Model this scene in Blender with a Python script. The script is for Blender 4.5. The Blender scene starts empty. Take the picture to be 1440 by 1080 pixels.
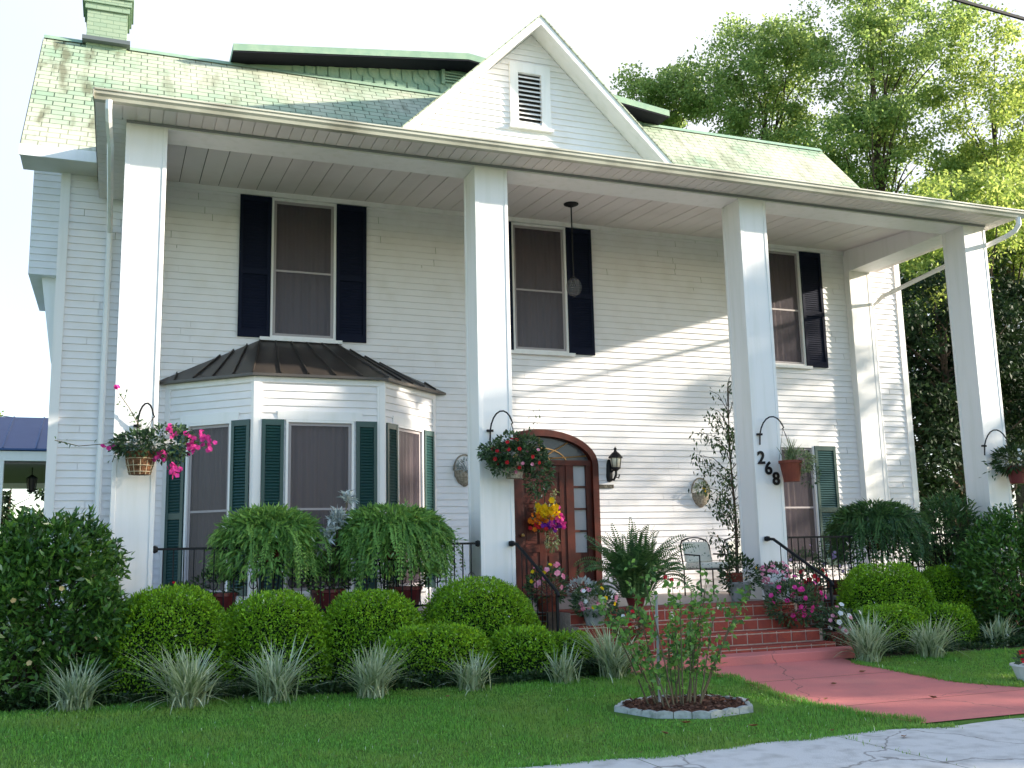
import bpy, math, random
import numpy as np
from mathutils import Matrix, Vector

# ------------------------------------------------------------------ camera, sky, sun, exposure
sc = bpy.context.scene
C = sc.collection
cam_d = bpy.data.cameras.new("camera")
cam = bpy.data.objects.new("camera", cam_d)
C.objects.link(cam)
sc.camera = cam
YAW, PITCH, ROLL = math.radians(21.2566), math.radians(9.4386), math.radians(-1.2857)
FW = Vector((math.sin(YAW) * math.cos(PITCH), math.cos(YAW) * math.cos(PITCH), math.sin(PITCH)))
RT = Vector((math.cos(YAW), -math.sin(YAW), 0))
UP = RT.cross(FW)
RT2 = RT * math.cos(ROLL) + UP * math.sin(ROLL)
UP2 = UP * math.cos(ROLL) - RT * math.sin(ROLL)
M = Matrix((RT2, UP2, -FW)).transposed().to_4x4()
M.translation = Vector((1.4415, -12.687, 1.5))
cam.matrix_world = M
cam_d.sensor_width = 36.0
cam_d.lens = 1427.16 / 1440 * 36
cam_d.clip_start = 0.1
cam_d.clip_end = 2000

SUN_TO = Vector((2.92, -1.0, 0.92)).normalized()          # towards the sun: low, from the right, a little in front
EL = math.asin(SUN_TO.z)
wd = bpy.data.worlds.new("World")
sc.world = wd
wd.use_nodes = True
nt = wd.node_tree
nt.nodes.clear()
sky = nt.nodes.new("ShaderNodeTexSky")
sky.sky_type = 'NISHITA'
sky.sun_disc = False
sky.sun_elevation = EL
sky.sun_rotation = math.atan2(SUN_TO.x, SUN_TO.y)
sky.air_density = 1.0
sky.dust_density = 0.6
sky.ozone_density = 1.6
bg = nt.nodes.new("ShaderNodeBackground")
bg.inputs[1].default_value = 0.15
wo = nt.nodes.new("ShaderNodeOutputWorld")
# added cloud veil: whitens the sky behind the house, lights the ground from overhead
tcw = nt.nodes.new("ShaderNodeTexCoord")
spw = nt.nodes.new("ShaderNodeSeparateXYZ")
nt.links.new(tcw.outputs['Generated'], spw.inputs[0])
mxy = nt.nodes.new("ShaderNodeMath")
mxy.operation = 'MULTIPLY_ADD'
mxy.inputs[1].default_value = 0.9
nt.links.new(spw.outputs['X'], mxy.inputs[0])
nt.links.new(spw.outputs['Y'], mxy.inputs[2])
nzw = nt.nodes.new("ShaderNodeTexNoise")
nzw.inputs['Scale'].default_value = 2.2
nzw.inputs['Detail'].default_value = 6
nt.links.new(tcw.outputs['Generated'], nzw.inputs['Vector'])
adw = nt.nodes.new("ShaderNodeMath")
adw.operation = 'MULTIPLY_ADD'
adw.inputs[1].default_value = 0.5
nt.links.new(nzw.outputs['Fac'], adw.inputs[0])
mzw = nt.nodes.new("ShaderNodeMath")
mzw.operation = 'MULTIPLY_ADD'
mzw.inputs[1].default_value = 1.15
nt.links.new(spw.outputs['Z'], mzw.inputs[0])
nt.links.new(mxy.outputs[0], mzw.inputs[2])
nt.links.new(mzw.outputs[0], adw.inputs[2])
mrw = nt.nodes.new("ShaderNodeMapRange")
mrw.interpolation_type = 'SMOOTHSTEP'
mrw.inputs['From Min'].default_value = 0.7
mrw.inputs['From Max'].default_value = 2.1
mrw.inputs['To Max'].default_value = 0.92
nt.links.new(adw.outputs[0], mrw.inputs['Value'])
mixw = nt.nodes.new("ShaderNodeMix")
mixw.data_type = 'RGBA'
mixw.inputs['B'].default_value = (2.95, 2.98, 3.12, 1)
nt.links.new(mrw.outputs['Result'], mixw.inputs['Factor'])
nt.links.new(sky.outputs[0], mixw.inputs['A'])
nt.links.new(mixw.outputs['Result'], bg.inputs[0])
nt.links.new(bg.outputs[0], wo.inputs[0])
sun_d = bpy.data.lights.new("sun", 'SUN')
sun_d.energy = 4.3
sun_d.angle = math.radians(1.0)
sun_d.color = (1.0, 0.90, 0.74)
sun = bpy.data.objects.new("sun", sun_d)
C.objects.link(sun)
sun.rotation_euler = SUN_TO.to_track_quat('Z', 'Y').to_euler()
sun.location = (30, -30, 30)
sc.view_settings.view_transform = 'Standard'
sc.view_settings.look = 'None'
sc.view_settings.exposure = 1.5
sc.view_settings.gamma = 1.0

# ------------------------------------------------------------------ helpers
random.seed(5)


class MB:
    """collects polygons and links them as one mesh"""

    def __init__(self):
        self.v, self.f = [], []

    def poly(self, *p):
        n = len(self.v)
        self.v += [tuple(q) for q in p]
        self.f.append(tuple(range(n, n + len(p))))

    def box(self, x0, x1, y0, y1, z0, z1, T=None):
        n = len(self.v)
        P = [(x0, y0, z0), (x1, y0, z0), (x1, y1, z0), (x0, y1, z0), (x0, y0, z1), (x1, y0, z1), (x1, y1, z1), (x0, y1, z1)]
        self.v += [tuple(T(*p)) if T else p for p in P]
        self.f += [tuple(n + i for i in q) for q in ((0, 3, 2, 1), (4, 5, 6, 7), (0, 1, 5, 4), (1, 2, 6, 5), (2, 3, 7, 6), (3, 0, 4, 7))]

    def tube(self, pts, r, n=8, cap=True):
        pts = [Vector(p) for p in pts]
        rs = r if isinstance(r, (list, tuple)) else [r] * len(pts)
        prev = None
        base = len(self.v)
        for i, p in enumerate(pts):
            d = (pts[min(i + 1, len(pts) - 1)] - pts[max(i - 1, 0)]).normalized()
            if prev is None:
                a = d.cross(Vector((0.3, 0.2, 1))) if abs(d.z) < 0.9 else d.cross(Vector((1, 0, 0)))
            else:
                a = prev - d * prev.dot(d)
            a.normalize()
            prev = a
            b = d.cross(a)
            for k in range(n):
                t = 2 * math.pi * k / n
                self.v.append(tuple(p + (a * math.cos(t) + b * math.sin(t)) * rs[i]))
        for i in range(len(pts) - 1):
            for k in range(n):
                self.f.append((base + i * n + k, base + i * n + (k + 1) % n, base + (i + 1) * n + (k + 1) % n, base + (i + 1) * n + k))
        if cap:
            self.f.append(tuple(base + k for k in reversed(range(n))))
            self.f.append(tuple(base + (len(pts) - 1) * n + k for k in range(n)))

    def lathe(self, prof, c, n=20):
        base = len(self.v)
        for r, z in prof:
            for k in range(n):
                t = 2 * math.pi * k / n
                self.v.append((c[0] + r * math.cos(t), c[1] + r * math.sin(t), c[2] + z))
        for i in range(len(prof) - 1):
            for k in range(n):
                self.f.append((base + i * n + k, base + i * n + (k + 1) % n, base + (i + 1) * n + (k + 1) % n, base + (i + 1) * n + k))
        if prof[0][0] > 1e-4:
            self.f.append(tuple(base + k for k in reversed(range(n))))
        if prof[-1][0] > 1e-4:
            self.f.append(tuple(base + (len(prof) - 1) * n + k for k in range(n)))

    def extrude_x(self, prof, x0, x1):
        """closed (y,z) profile extruded along x"""
        n = len(self.v)
        k = len(prof)
        self.v += [(x0, y, z) for y, z in prof] + [(x1, y, z) for y, z in prof]
        for i in range(k):
            j = (i + 1) % k
            self.f.append((n + i, n + j, n + k + j, n + k + i))
        self.f.append(tuple(n + i for i in reversed(range(k))))
        self.f.append(tuple(n + k + i for i in range(k)))

    def build(self, name, mat, parent=None, smooth=False, bevel=0):
        me = bpy.data.meshes.new(name)
        me.from_pydata(self.v, [], self.f)
        return finish(me, name, mat, parent, smooth, bevel)


def finish(me, name, mat, parent=None, smooth=False, bevel=0):
    me.materials.append(mat)
    if smooth:
        me.polygons.foreach_set('use_smooth', [True] * len(me.polygons))
    me.update()
    o = bpy.data.objects.new(name, me)
    C.objects.link(o)
    if parent:
        o.parent = parent
        o.matrix_parent_inverse = parent.matrix_world.inverted() if False else Matrix.Translation(-Vector(parent.location))
    if bevel:
        b = o.modifiers.new('bevel', 'BEVEL')
        b.width = bevel
        b.segments = 2
        b.limit_method = 'ANGLE'
    return o


def np_build(name, parts, mat, parent=None):
    """parts: list of (verts Nx3, quads Mx4)"""
    V, F, off = [], [], 0
    for v, f in parts:
        V.append(v)
        F.append(f + off)
        off += len(v)
    V = np.concatenate(V).astype(np.float32)
    F = np.concatenate(F).astype(np.int32)
    me = bpy.data.meshes.new(name)
    me.vertices.add(len(V))
    me.vertices.foreach_set('co', V.ravel())
    me.loops.add(F.size)
    me.loops.foreach_set('vertex_index', F.ravel())
    me.polygons.add(len(F))
    me.polygons.foreach_set('loop_start', np.arange(0, F.size, F.shape[1], dtype=np.int32))
    me.polygons.foreach_set('loop_total', np.full(len(F), F.shape[1], np.int32))
    me.update(calc_edges=True)
    me.validate()
    return finish(me, name, mat, parent)


def thing(name, label, cat, loc=(0, 0, 0), group=None):
    o = bpy.data.objects.new(name, None)
    o.empty_display_size = 0.2
    C.objects.link(o)
    o.location = loc
    return tag(o, label, cat, group)


def tag(o, label, cat, group=None):
    o['label'] = label
    o['category'] = cat
    if group:
        o['group'] = group
    return o


def kind(o, k):
    o['kind'] = k
    return o


def copy_tree(o, loc, label, parent=None):
    """copy of a thing with copies of its parts"""
    c = o.copy()
    C.objects.link(c)
    if parent:
        c.parent = parent
    else:
        c.location = loc
        c['label'] = label
    for ch in list(o.children):
        copy_tree(ch, None, None, c)
    return c


def gz(y):
    t = np.clip((np.asarray(y, float) + 4.5) / 2.8, 0, 1)
    return 0.1 * t * t * (3 - 2 * t)


# ------------------------------------------------------------------ materials
def mat(name, col, rough=0.6, spec=0.4, metal=0.0, noise=None, bump=None, nmap=None, crack=None):
    """noise = (scale, colour2, low, high); bump = (scale, strength)"""
    m = bpy.data.materials.new(name)
    m.use_nodes = True
    n = m.node_tree
    b = n.nodes['Principled BSDF']
    b.inputs['Base Color'].default_value = (*col, 1)
    b.inputs['Roughness'].default_value = rough
    b.inputs['Specular IOR Level'].default_value = spec
    b.inputs['Metallic'].default_value = metal
    tc = n.nodes.new('ShaderNodeTexCoord')
    if noise:
        nz = n.nodes.new('ShaderNodeTexNoise')
        nz.inputs['Scale'].default_value = noise[0]
        nz.inputs['Detail'].default_value = 6
        if nmap:
            mp = n.nodes.new('ShaderNodeMapping')
            mp.inputs['Scale'].default_value = nmap
            n.links.new(tc.outputs['Object'], mp.inputs[0])
            n.links.new(mp.outputs[0], nz.inputs['Vector'])
        else:
            n.links.new(tc.outputs['Object'], nz.inputs['Vector'])
        r = n.nodes.new('ShaderNodeMapRange')
        r.inputs['From Min'].default_value = noise[2]
        r.inputs['From Max'].default_value = noise[3]
        n.links.new(nz.outputs['Fac'], r.inputs['Value'])
        mx = n.nodes.new('ShaderNodeMix')
        mx.data_type = 'RGBA'
        mx.inputs['A'].default_value = (*col, 1)
        mx.inputs['B'].default_value = (*noise[1], 1)
        n.links.new(r.outputs['Result'], mx.inputs['Factor'])
        n.links.new(mx.outputs['Result'], b.inputs['Base Color'])
        if crack:
            # wandering hairline cracks, with dirt caught in them
            wz = n.nodes.new('ShaderNodeTexNoise')
            wz.inputs['Scale'].default_value = 3.0
            wz.inputs['Detail'].default_value = 6
            n.links.new(tc.outputs['Object'], wz.inputs['Vector'])
            av = n.nodes.new('ShaderNodeMix')
            av.data_type = 'RGBA'
            av.blend_type = 'ADD'
            av.inputs['Factor'].default_value = 0.35
            n.links.new(tc.outputs['Object'], av.inputs['A'])
            n.links.new(wz.outputs['Color'], av.inputs['B'])
            vo = n.nodes.new('ShaderNodeTexVoronoi')
            vo.feature = 'DISTANCE_TO_EDGE'
            vo.inputs['Scale'].default_value = crack[0]
            n.links.new(av.outputs['Result'], vo.inputs['Vector'])
            cr = n.nodes.new('ShaderNodeMapRange')
            cr.inputs['From Min'].default_value = 0.002
            cr.inputs['From Max'].default_value = crack[1]
            cr.inputs['To Min'].default_value = 0.6
            cr.inputs['To Max'].default_value = 0.0
            n.links.new(vo.outputs['Distance'], cr.inputs['Value'])
            m3 = n.nodes.new('ShaderNodeMix')
            m3.data_type = 'RGBA'
            m3.inputs['B'].default_value = (0.10, 0.085, 0.07, 1)
            n.links.new(cr.outputs['Result'], m3.inputs['Factor'])
            n.links.new(mx.outputs['Result'], m3.inputs['A'])
            n.links.new(m3.outputs['Result'], b.inputs['Base Color'])
    if bump:
        nz = n.nodes.new('ShaderNodeTexNoise')
        nz.inputs['Scale'].default_value = bump[0]
        nz.inputs['Detail'].default_value = 5
        n.links.new(tc.outputs['Object'], nz.inputs['Vector'])
        bp = n.nodes.new('ShaderNodeBump')
        bp.inputs['Strength'].default_value = bump[1]
        bp.inputs['Distance'].default_value = 0.02
        n.links.new(nz.outputs['Fac'], bp.inputs['Height'])
        n.links.new(bp.outputs['Normal'], b.inputs['Normal'])
    return m


def leaf_mat(name, cols, transl=0.3, rough=0.45, spec=0.35, patch=None):
    m = bpy.data.materials.new(name)
    m.use_nodes = True
    n = m.node_tree
    b = n.nodes['Principled BSDF']
    b.inputs['Roughness'].default_value = rough
    b.inputs['Specular IOR Level'].default_value = spec
    g = n.nodes.new('ShaderNodeNewGeometry')
    cr = n.nodes.new('ShaderNodeValToRGB')
    el = cr.color_ramp.elements
    for i, c in enumerate(cols):
        p = i / (len(cols) - 1)
        e = el[0] if i == 0 else (el[1] if i == len(cols) - 1 else el.new(p))
        e.position = p
        e.color = (*c, 1)
    n.links.new(g.outputs['Random Per Island'], cr.inputs['Fac'])
    col_out = cr.outputs['Color']
    if patch:
        # broad patches of drier, yellower growth
        tc = n.nodes.new('ShaderNodeTexCoord')
        nz = n.nodes.new('ShaderNodeTexNoise')
        nz.inputs['Scale'].default_value = patch[0]
        nz.inputs['Detail'].default_value = 5
        n.links.new(tc.outputs['Object'], nz.inputs['Vector'])
        r = n.nodes.new('ShaderNodeMapRange')
        r.inputs['From Min'].default_value = 0.42
        r.inputs['From Max'].default_value = 0.72
        n.links.new(nz.outputs['Fac'], r.inputs['Value'])
        mp_ = n.nodes.new('ShaderNodeMix')
        mp_.data_type = 'RGBA'
        mp_.inputs['B'].default_value = (*patch[1], 1)
        n.links.new(r.outputs['Result'], mp_.inputs['Factor'])
        n.links.new(col_out, mp_.inputs['A'])
        col_out = mp_.outputs['Result']
    n.links.new(col_out, b.inputs['Base Color'])
    t = n.nodes.new('ShaderNodeBsdfTranslucent')
    hs = n.nodes.new('ShaderNodeHueSaturation')
    hs.inputs['Value'].default_value = 1.4
    hs.inputs['Hue'].default_value = 0.485
    n.links.new(col_out, hs.inputs['Color'])
    n.links.new(hs.outputs['Color'], t.inputs['Color'])
    mx = n.nodes.new('ShaderNodeMixShader')
    mx.inputs[0].default_value = transl
    out = n.nodes['Material Output']
    n.links.new(b.outputs[0], mx.inputs[1])
    n.links.new(t.outputs[0], mx.inputs[2])
    n.links.new(mx.outputs[0], out.inputs['Surface'])
    return m


def shingle_mat():
    m = bpy.data.materials.new('green asphalt shingles')
    m.use_nodes = True
    n = m.node_tree
    b = n.nodes['Principled BSDF']
    b.inputs['Roughness'].default_value = 0.9
    b.inputs['Specular IOR Level'].default_value = 0.2
    tc = n.nodes.new('ShaderNodeTexCoord')
    sep = n.nodes.new('ShaderNodeSeparateXYZ')
    n.links.new(tc.outputs['Object'], sep.inputs[0])
    cmb = n.nodes.new('ShaderNodeCombineXYZ')
    n.links.new(sep.outputs['X'], cmb.inputs['X'])
    ml = n.nodes.new('ShaderNodeMath')
    ml.operation = 'MULTIPLY'
    ml.inputs[1].default_value = 1.347
    n.links.new(sep.outputs['Z'], ml.inputs[0])
    n.links.new(ml.outputs[0], cmb.inputs['Y'])
    br = n.nodes.new('ShaderNodeTexBrick')
    br.offset = 0.37
    br.inputs['Scale'].default_value = 1.0
    br.inputs['Brick Width'].default_value = 0.27
    br.inputs['Row Height'].default_value = 0.155
    br.inputs['Mortar Size'].default_value = 0.010
    br.inputs['Mortar Smooth'].default_value = 0.3
    br.inputs['Color1'].default_value = (0.27, 0.38, 0.27, 1)
    br.inputs['Color2'].default_value = (0.38, 0.44, 0.32, 1)
    br.inputs['Mortar'].default_value = (0.06, 0.10, 0.07, 1)
    n.links.new(cmb.outputs[0], br.inputs['Vector'])
    # bleached upper courses and dark algae streaks
    nz = n.nodes.new('ShaderNodeTexNoise')
    nz.inputs['Scale'].default_value = 1.0
    nz.inputs['Detail'].default_value = 8
    mp = n.nodes.new('ShaderNodeMapping')
    mp.inputs['Scale'].default_value = (4.5, 1.1, 1.1)
    n.links.new(tc.outputs['Object'], mp.inputs[0])
    n.links.new(mp.outputs[0], nz.inputs['Vector'])
    r = n.nodes.new('ShaderNodeMapRange')
    r.inputs['From Min'].default_value = 0.52
    r.inputs['From Max'].default_value = 0.75
    n.links.new(nz.outputs['Fac'], r.inputs['Value'])
    # an extra soiled band at the left end of the roof
    xr = n.nodes.new('ShaderNodeMapRange')
    xr.inputs['From Min'].default_value = 1.6
    xr.inputs['From Max'].default_value = 0.2
    n.links.new(sep.outputs['X'], xr.inputs['Value'])
    ad = n.nodes.new('ShaderNodeMath')
    ad.operation = 'MULTIPLY_ADD'
    ad.inputs[2].default_value = 0.0
    xr.inputs['To Min'].default_value = 0.75
    xr.inputs['To Max'].default_value = 1.9
    n.links.new(r.outputs['Result'], ad.inputs[0])
    n.links.new(xr.outputs['Result'], ad.inputs[1])
    ad.use_clamp = True
    mx = n.nodes.new('ShaderNodeMix')
    mx.data_type = 'RGBA'
    mx.inputs['B'].default_value = (0.13, 0.125, 0.075, 1)
    sc_ = n.nodes.new('ShaderNodeMath')
    sc_.operation = 'MULTIPLY'
    sc_.inputs[1].default_value = 0.78
    n.links.new(ad.outputs[0], sc_.inputs[0])
    # bleach
    n2 = n.nodes.new('ShaderNodeTexNoise')
    n2.inputs['Scale'].default_value = 0.6
    n2.inputs['Detail'].default_value = 4
    n.links.new(tc.outputs['Object'], n2.inputs['Vector'])
    r2 = n.nodes.new('ShaderNodeMapRange')
    r2.inputs['From Min'].default_value = 0.4
    r2.inputs['From Max'].default_value = 0.62
    n.links.new(n2.outputs['Fac'], r2.inputs['Value'])
    m2 = n.nodes.new('ShaderNodeMix')
    m2.data_type = 'RGBA'
    m2.inputs['B'].default_value = (0.58, 0.56, 0.45, 1)
    s2 = n.nodes.new('ShaderNodeMath')
    s2.operation = 'MULTIPLY'
    s2.inputs[1].default_value = 0.75
    n.links.new(r2.outputs['Result'], s2.inputs[0])
    n.links.new(s2.outputs[0], m2.inputs['Factor'])
    n.links.new(br.outputs['Color'], m2.inputs['A'])
    n.links.new(m2.outputs['Result'], mx.inputs['A'])
    n.links.new(sc_.outputs[0], mx.inputs['Factor'])
    m4 = n.nodes.new('ShaderNodeMix')
    m4.data_type = 'RGBA'
    m4.inputs['B'].default_value = (0.09, 0.12, 0.085, 1)
    s4 = n.nodes.new('ShaderNodeMath')
    s4.operation = 'MULTIPLY'
    s4.inputs[1].default_value = 0.42
    n.links.new(br.outputs['Fac'], s4.inputs[0])
    n.links.new(s4.outputs[0], m4.inputs['Factor'])
    n.links.new(mx.outputs['Result'], m4.inputs['A'])
    n.links.new(m4.outputs['Result'], b.inputs['Base Color'])
    bp = n.nodes.new('ShaderNodeBump')
    bp.inputs['Strength'].default_value = 0.8
    bp.inputs['Distance'].default_value = 0.02
    inv = n.nodes.new('ShaderNodeMath')
    inv.operation = 'SUBTRACT'
    inv.inputs[0].default_value = 1
    n.links.new(br.outputs['Fac'], inv.inputs[1])
    n.links.new(inv.outputs[0], bp.inputs['Height'])
    n.links.new(bp.outputs['Normal'], b.inputs['Normal'])
    return m


def brick_mat(name, c1, c2, mortar, w, h):
    m = bpy.data.materials.new(name)
    m.use_nodes = True
    n = m.node_tree
    b = n.nodes['Principled BSDF']
    b.inputs['Roughness'].default_value = 0.8
    tc = n.nodes.new('ShaderNodeTexCoord')
    sep = n.nodes.new('ShaderNodeSeparateXYZ')
    n.links.new(tc.outputs['Object'], sep.inputs[0])
    s = n.nodes.new('ShaderNodeMath')
    s.operation = 'ADD'
    n.links.new(sep.outputs['X'], s.inputs[0])
    n.links.new(sep.outputs['Y'], s.inputs[1])
    cmb = n.nodes.new('ShaderNodeCombineXYZ')
    n.links.new(s.outputs[0], cmb.inputs['X'])
    n.links.new(sep.outputs['Z'], cmb.inputs['Y'])
    br = n.nodes.new('ShaderNodeTexBrick')
    br.inputs['Scale'].default_value = 1.0
    br.inputs['Brick Width'].default_value = w
    br.inputs['Row Height'].default_value = h
    br.inputs['Mortar Size'].default_value = 0.007
    br.inputs['Color1'].default_value = (*c1, 1)
    br.inputs['Color2'].default_value = (*c2, 1)
    br.inputs['Mortar'].default_value = (*mortar, 1)
    n.links.new(cmb.outputs[0], br.inputs['Vector'])
    n.links.new(br.outputs['Color'], b.inputs['Base Color'])
    bp = n.nodes.new('ShaderNodeBump')
    bp.inputs['Strength'].default_value = 0.7
    bp.inputs['Distance'].default_value = 0.012
    bp.invert = True
    n.links.new(br.outputs['Fac'], bp.inputs['Height'])
    n.links.new(bp.outputs['Normal'], b.inputs['Normal'])
    return m


def pane_mat(name, col, alpha, rough=0.25):
    """insect screen and glass: a dark grey weave one can half see through"""
    m = bpy.data.materials.new(name)
    m.use_nodes = True
    b = m.node_tree.nodes['Principled BSDF']
    b.inputs['Base Color'].default_value = (*col, 1)
    b.inputs['Roughness'].default_value = rough
    b.inputs['Alpha'].default_value = alpha
    b.inputs['Specular IOR Level'].default_value = 0.3
    return m


WHITE = mat('white siding paint', (0.81, 0.785, 0.80), 0.55, 0.3, noise=(3.0, (0.74, 0.71, 0.70), 0.45, 0.8))
TRIM = mat('white trim paint', (0.83, 0.81, 0.81), 0.45, 0.4, noise=(1.0, (0.73, 0.72, 0.69), 0.50, 0.82), nmap=(7, 7, 0.6))
CEIL = mat('porch ceiling paint', (0.77, 0.71, 0.70), 0.6, 0.3, noise=(1.2, (0.68, 0.62, 0.60), 0.45, 0.75))
GUTTER = mat('weathered white gutter', (0.55, 0.53, 0.44), 0.4, 0.5, noise=(1.4, (0.30, 0.28, 0.22), 0.48, 0.72))
SHUT = mat('dark green shutter paint', (0.013, 0.052, 0.050), 0.35, 0.5)
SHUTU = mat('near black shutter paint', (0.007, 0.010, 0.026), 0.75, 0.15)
SHINGLE = shingle_mat()
GREENP = mat('green painted shingle', (0.24, 0.36, 0.27), 0.8, 0.2, noise=(5, (0.32, 0.43, 0.32), 0.4, 0.7))
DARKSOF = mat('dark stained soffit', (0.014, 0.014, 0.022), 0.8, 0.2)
CHIM = brick_mat('green painted brick', (0.26, 0.36, 0.26), (0.32, 0.40, 0.29), (0.20, 0.28, 0.20), 0.21, 0.075)
METALROOF = mat('bronze standing seam metal', (0.062, 0.052, 0.048), 0.38, 0.5, 0.35, noise=(2.5, (0.085, 0.07, 0.06), 0.4, 0.7))
BLUEROOF = mat('blue painted metal roof', (0.022, 0.07, 0.21), 0.45, 0.4, 0.0, noise=(2, (0.035, 0.09, 0.24), 0.4, 0.7))
WOOD = mat('varnished mahogany', (0.075, 0.012, 0.006), 0.45, 0.25, noise=(6, (0.04, 0.008, 0.005), 0.4, 0.7))
IRON = mat('black wrought iron', (0.008, 0.008, 0.010), 0.55, 0.25)
BRICK = mat('red painted brick', (0.30, 0.055, 0.035), 0.75, 0.3, noise=(9, (0.22, 0.045, 0.035), 0.4, 0.7), bump=(40, 0.3))
MORTAR = mat('pale mortar', (0.48, 0.36, 0.30), 0.9, 0.2, noise=(20, (0.34, 0.25, 0.21), 0.4, 0.7))
REDCON = mat('red painted concrete', (0.58, 0.19, 0.175), 0.8, 0.15, noise=(1.3, (0.44, 0.17, 0.16), 0.42, 0.72), bump=(60, 0.25), crack=(0.42, 0.0035))
CONC = mat('grey concrete', (0.56, 0.56, 0.56), 0.85, 0.2, noise=(5.5, (0.38, 0.38, 0.375), 0.46, 0.76), bump=(90, 0.35), crack=(0.5, 0.008))
FLOORP = mat('grey porch floor paint', (0.28, 0.24, 0.23), 0.5, 0.3)
SOIL = mat('dark bed soil', (0.035, 0.026, 0.02), 0.95, 0.1, noise=(12, (0.06, 0.045, 0.03), 0.4, 0.7), bump=(30, 0.8))
MULCH = mat('brown bark mulch', (0.085, 0.04, 0.028), 0.95, 0.1, noise=(45, (0.17, 0.08, 0.055), 0.4, 0.65), bump=(60, 1.0))
EDGING = mat('whitewashed concrete edging', (0.44, 0.45, 0.44), 0.85, 0.2, noise=(14, (0.24, 0.26, 0.24), 0.45, 0.7), bump=(40, 0.4))
TURF = mat('turf base', (0.06, 0.15, 0.022), 0.95, 0.1, noise=(2.5, (0.10, 0.18, 0.035), 0.4, 0.7), bump=(60, 0.6))
PANE = pane_mat('window screen', (0.055, 0.043, 0.056), 0.68, 0.3)
FANGLASS = pane_mat('leaded glass', (0.10, 0.10, 0.11), 0.8, 0.1)
SIDEGLASS = pane_mat('curtained sidelight glass', (0.42, 0.43, 0.46), 0.9, 0.2)
CURTAIN = mat('net curtain', (0.52, 0.44, 0.44), 0.9, 0.1)
DARKIN = mat('dark interior', (0.05, 0.045, 0.045), 0.9, 0.1)
TERRA = mat('terracotta plastic', (0.20, 0.045, 0.025), 0.6, 0.3, noise=(6, (0.13, 0.03, 0.02), 0.4, 0.7))
MAROON = mat('maroon plastic', (0.14, 0.018, 0.02), 0.45, 0.4)
GREYPOT = mat('grey stone pot', (0.30, 0.31, 0.31), 0.8, 0.3, noise=(12, (0.2, 0.21, 0.21), 0.4, 0.7), bump=(40, 0.4))
WICKER = mat('brown wicker', (0.22, 0.10, 0.05), 0.8, 0.2, noise=(30, (0.10, 0.045, 0.02), 0.4, 0.6), bump=(60, 0.8))
COIR = mat('grey coir', (0.42, 0.36, 0.29), 0.9, 0.1, noise=(30, (0.26, 0.22, 0.17), 0.4, 0.6), bump=(60, 0.8))
BARK = mat('grey brown bark', (0.10, 0.075, 0.055), 0.95, 0.1, noise=(9, (0.05, 0.038, 0.03), 0.4, 0.65), bump=(14, 1.0))
TWIG = mat('brown green twig', (0.13, 0.11, 0.07), 0.8, 0.2)
STAKE = mat('weathered stake', (0.33, 0.33, 0.34), 0.8, 0.2)
FROST = mat('frosted lamp glass', (0.75, 0.70, 0.55), 0.2, 0.5)
CLEARG = pane_mat('clear glass globe', (0.30, 0.28, 0.28), 0.18, 0.05)
CUSHION = mat('floral cushion', (0.78, 0.75, 0.66), 0.9, 0.1, noise=(22, (0.22, 0.26, 0.18), 0.58, 0.64))
PLAQUE = mat('dark plaque', (0.07, 0.06, 0.045), 0.5, 0.3, noise=(30, (0.22, 0.2, 0.15), 0.5, 0.6))
DIGITW = mat('white digit paint', (0.72, 0.70, 0.68), 0.7, 0.2)
CABLE = mat('black cable', (0.012, 0.012, 0.02), 0.6, 0.3)
BIND = mat('dry leaf brown', (0.16, 0.07, 0.03), 0.8, 0.2, noise=(20, (0.30, 0.17, 0.08), 0.4, 0.7))

L_HEDGE = leaf_mat('clipped boxwood leaves', [(0.07, 0.17, 0.012), (0.16, 0.37, 0.015), (0.30, 0.56, 0.026)], 0.25)
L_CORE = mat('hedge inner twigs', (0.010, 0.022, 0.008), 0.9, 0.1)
L_DARK = leaf_mat('glossy dark evergreen leaves', [(0.022, 0.07, 0.016), (0.05, 0.14, 0.025), (0.11, 0.25, 0.04)], 0.2, 0.3, 0.5)
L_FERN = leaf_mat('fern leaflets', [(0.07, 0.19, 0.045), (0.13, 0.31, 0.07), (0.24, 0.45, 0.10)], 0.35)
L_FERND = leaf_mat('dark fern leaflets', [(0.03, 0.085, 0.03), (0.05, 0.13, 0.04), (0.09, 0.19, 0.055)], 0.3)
L_LIR = leaf_mat('variegated strap leaves', [(0.12, 0.20, 0.07), (0.14, 0.27, 0.09), (0.21, 0.34, 0.13), (0.33, 0.45, 0.22), (0.55, 0.62, 0.44)], 0.25)
L_GRASS = leaf_mat('grass blades', [(0.07, 0.23, 0.028), (0.115, 0.34, 0.04), (0.19, 0.44, 0.065)], 0.3, patch=(1.1, (0.20, 0.32, 0.06)))
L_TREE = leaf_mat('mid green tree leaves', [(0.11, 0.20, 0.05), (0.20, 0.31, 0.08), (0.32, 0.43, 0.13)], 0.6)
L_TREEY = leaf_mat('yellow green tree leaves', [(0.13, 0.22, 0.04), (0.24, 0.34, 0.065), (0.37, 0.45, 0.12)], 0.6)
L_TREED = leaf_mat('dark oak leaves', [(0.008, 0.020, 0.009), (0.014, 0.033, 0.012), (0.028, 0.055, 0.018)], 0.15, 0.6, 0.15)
L_COVER = leaf_mat('dark ground cover leaves', [(0.012, 0.035, 0.012), (0.025, 0.06, 0.018), (0.05, 0.10, 0.03)], 0.2)
L_ROSE = leaf_mat('rose leaves', [(0.05, 0.14, 0.04), (0.10, 0.25, 0.05), (0.20, 0.40, 0.08)], 0.3)
L_BASK = leaf_mat('basket plant leaves', [(0.022, 0.045, 0.028), (0.045, 0.09, 0.04), (0.095, 0.17, 0.065)], 0.25)
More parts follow.
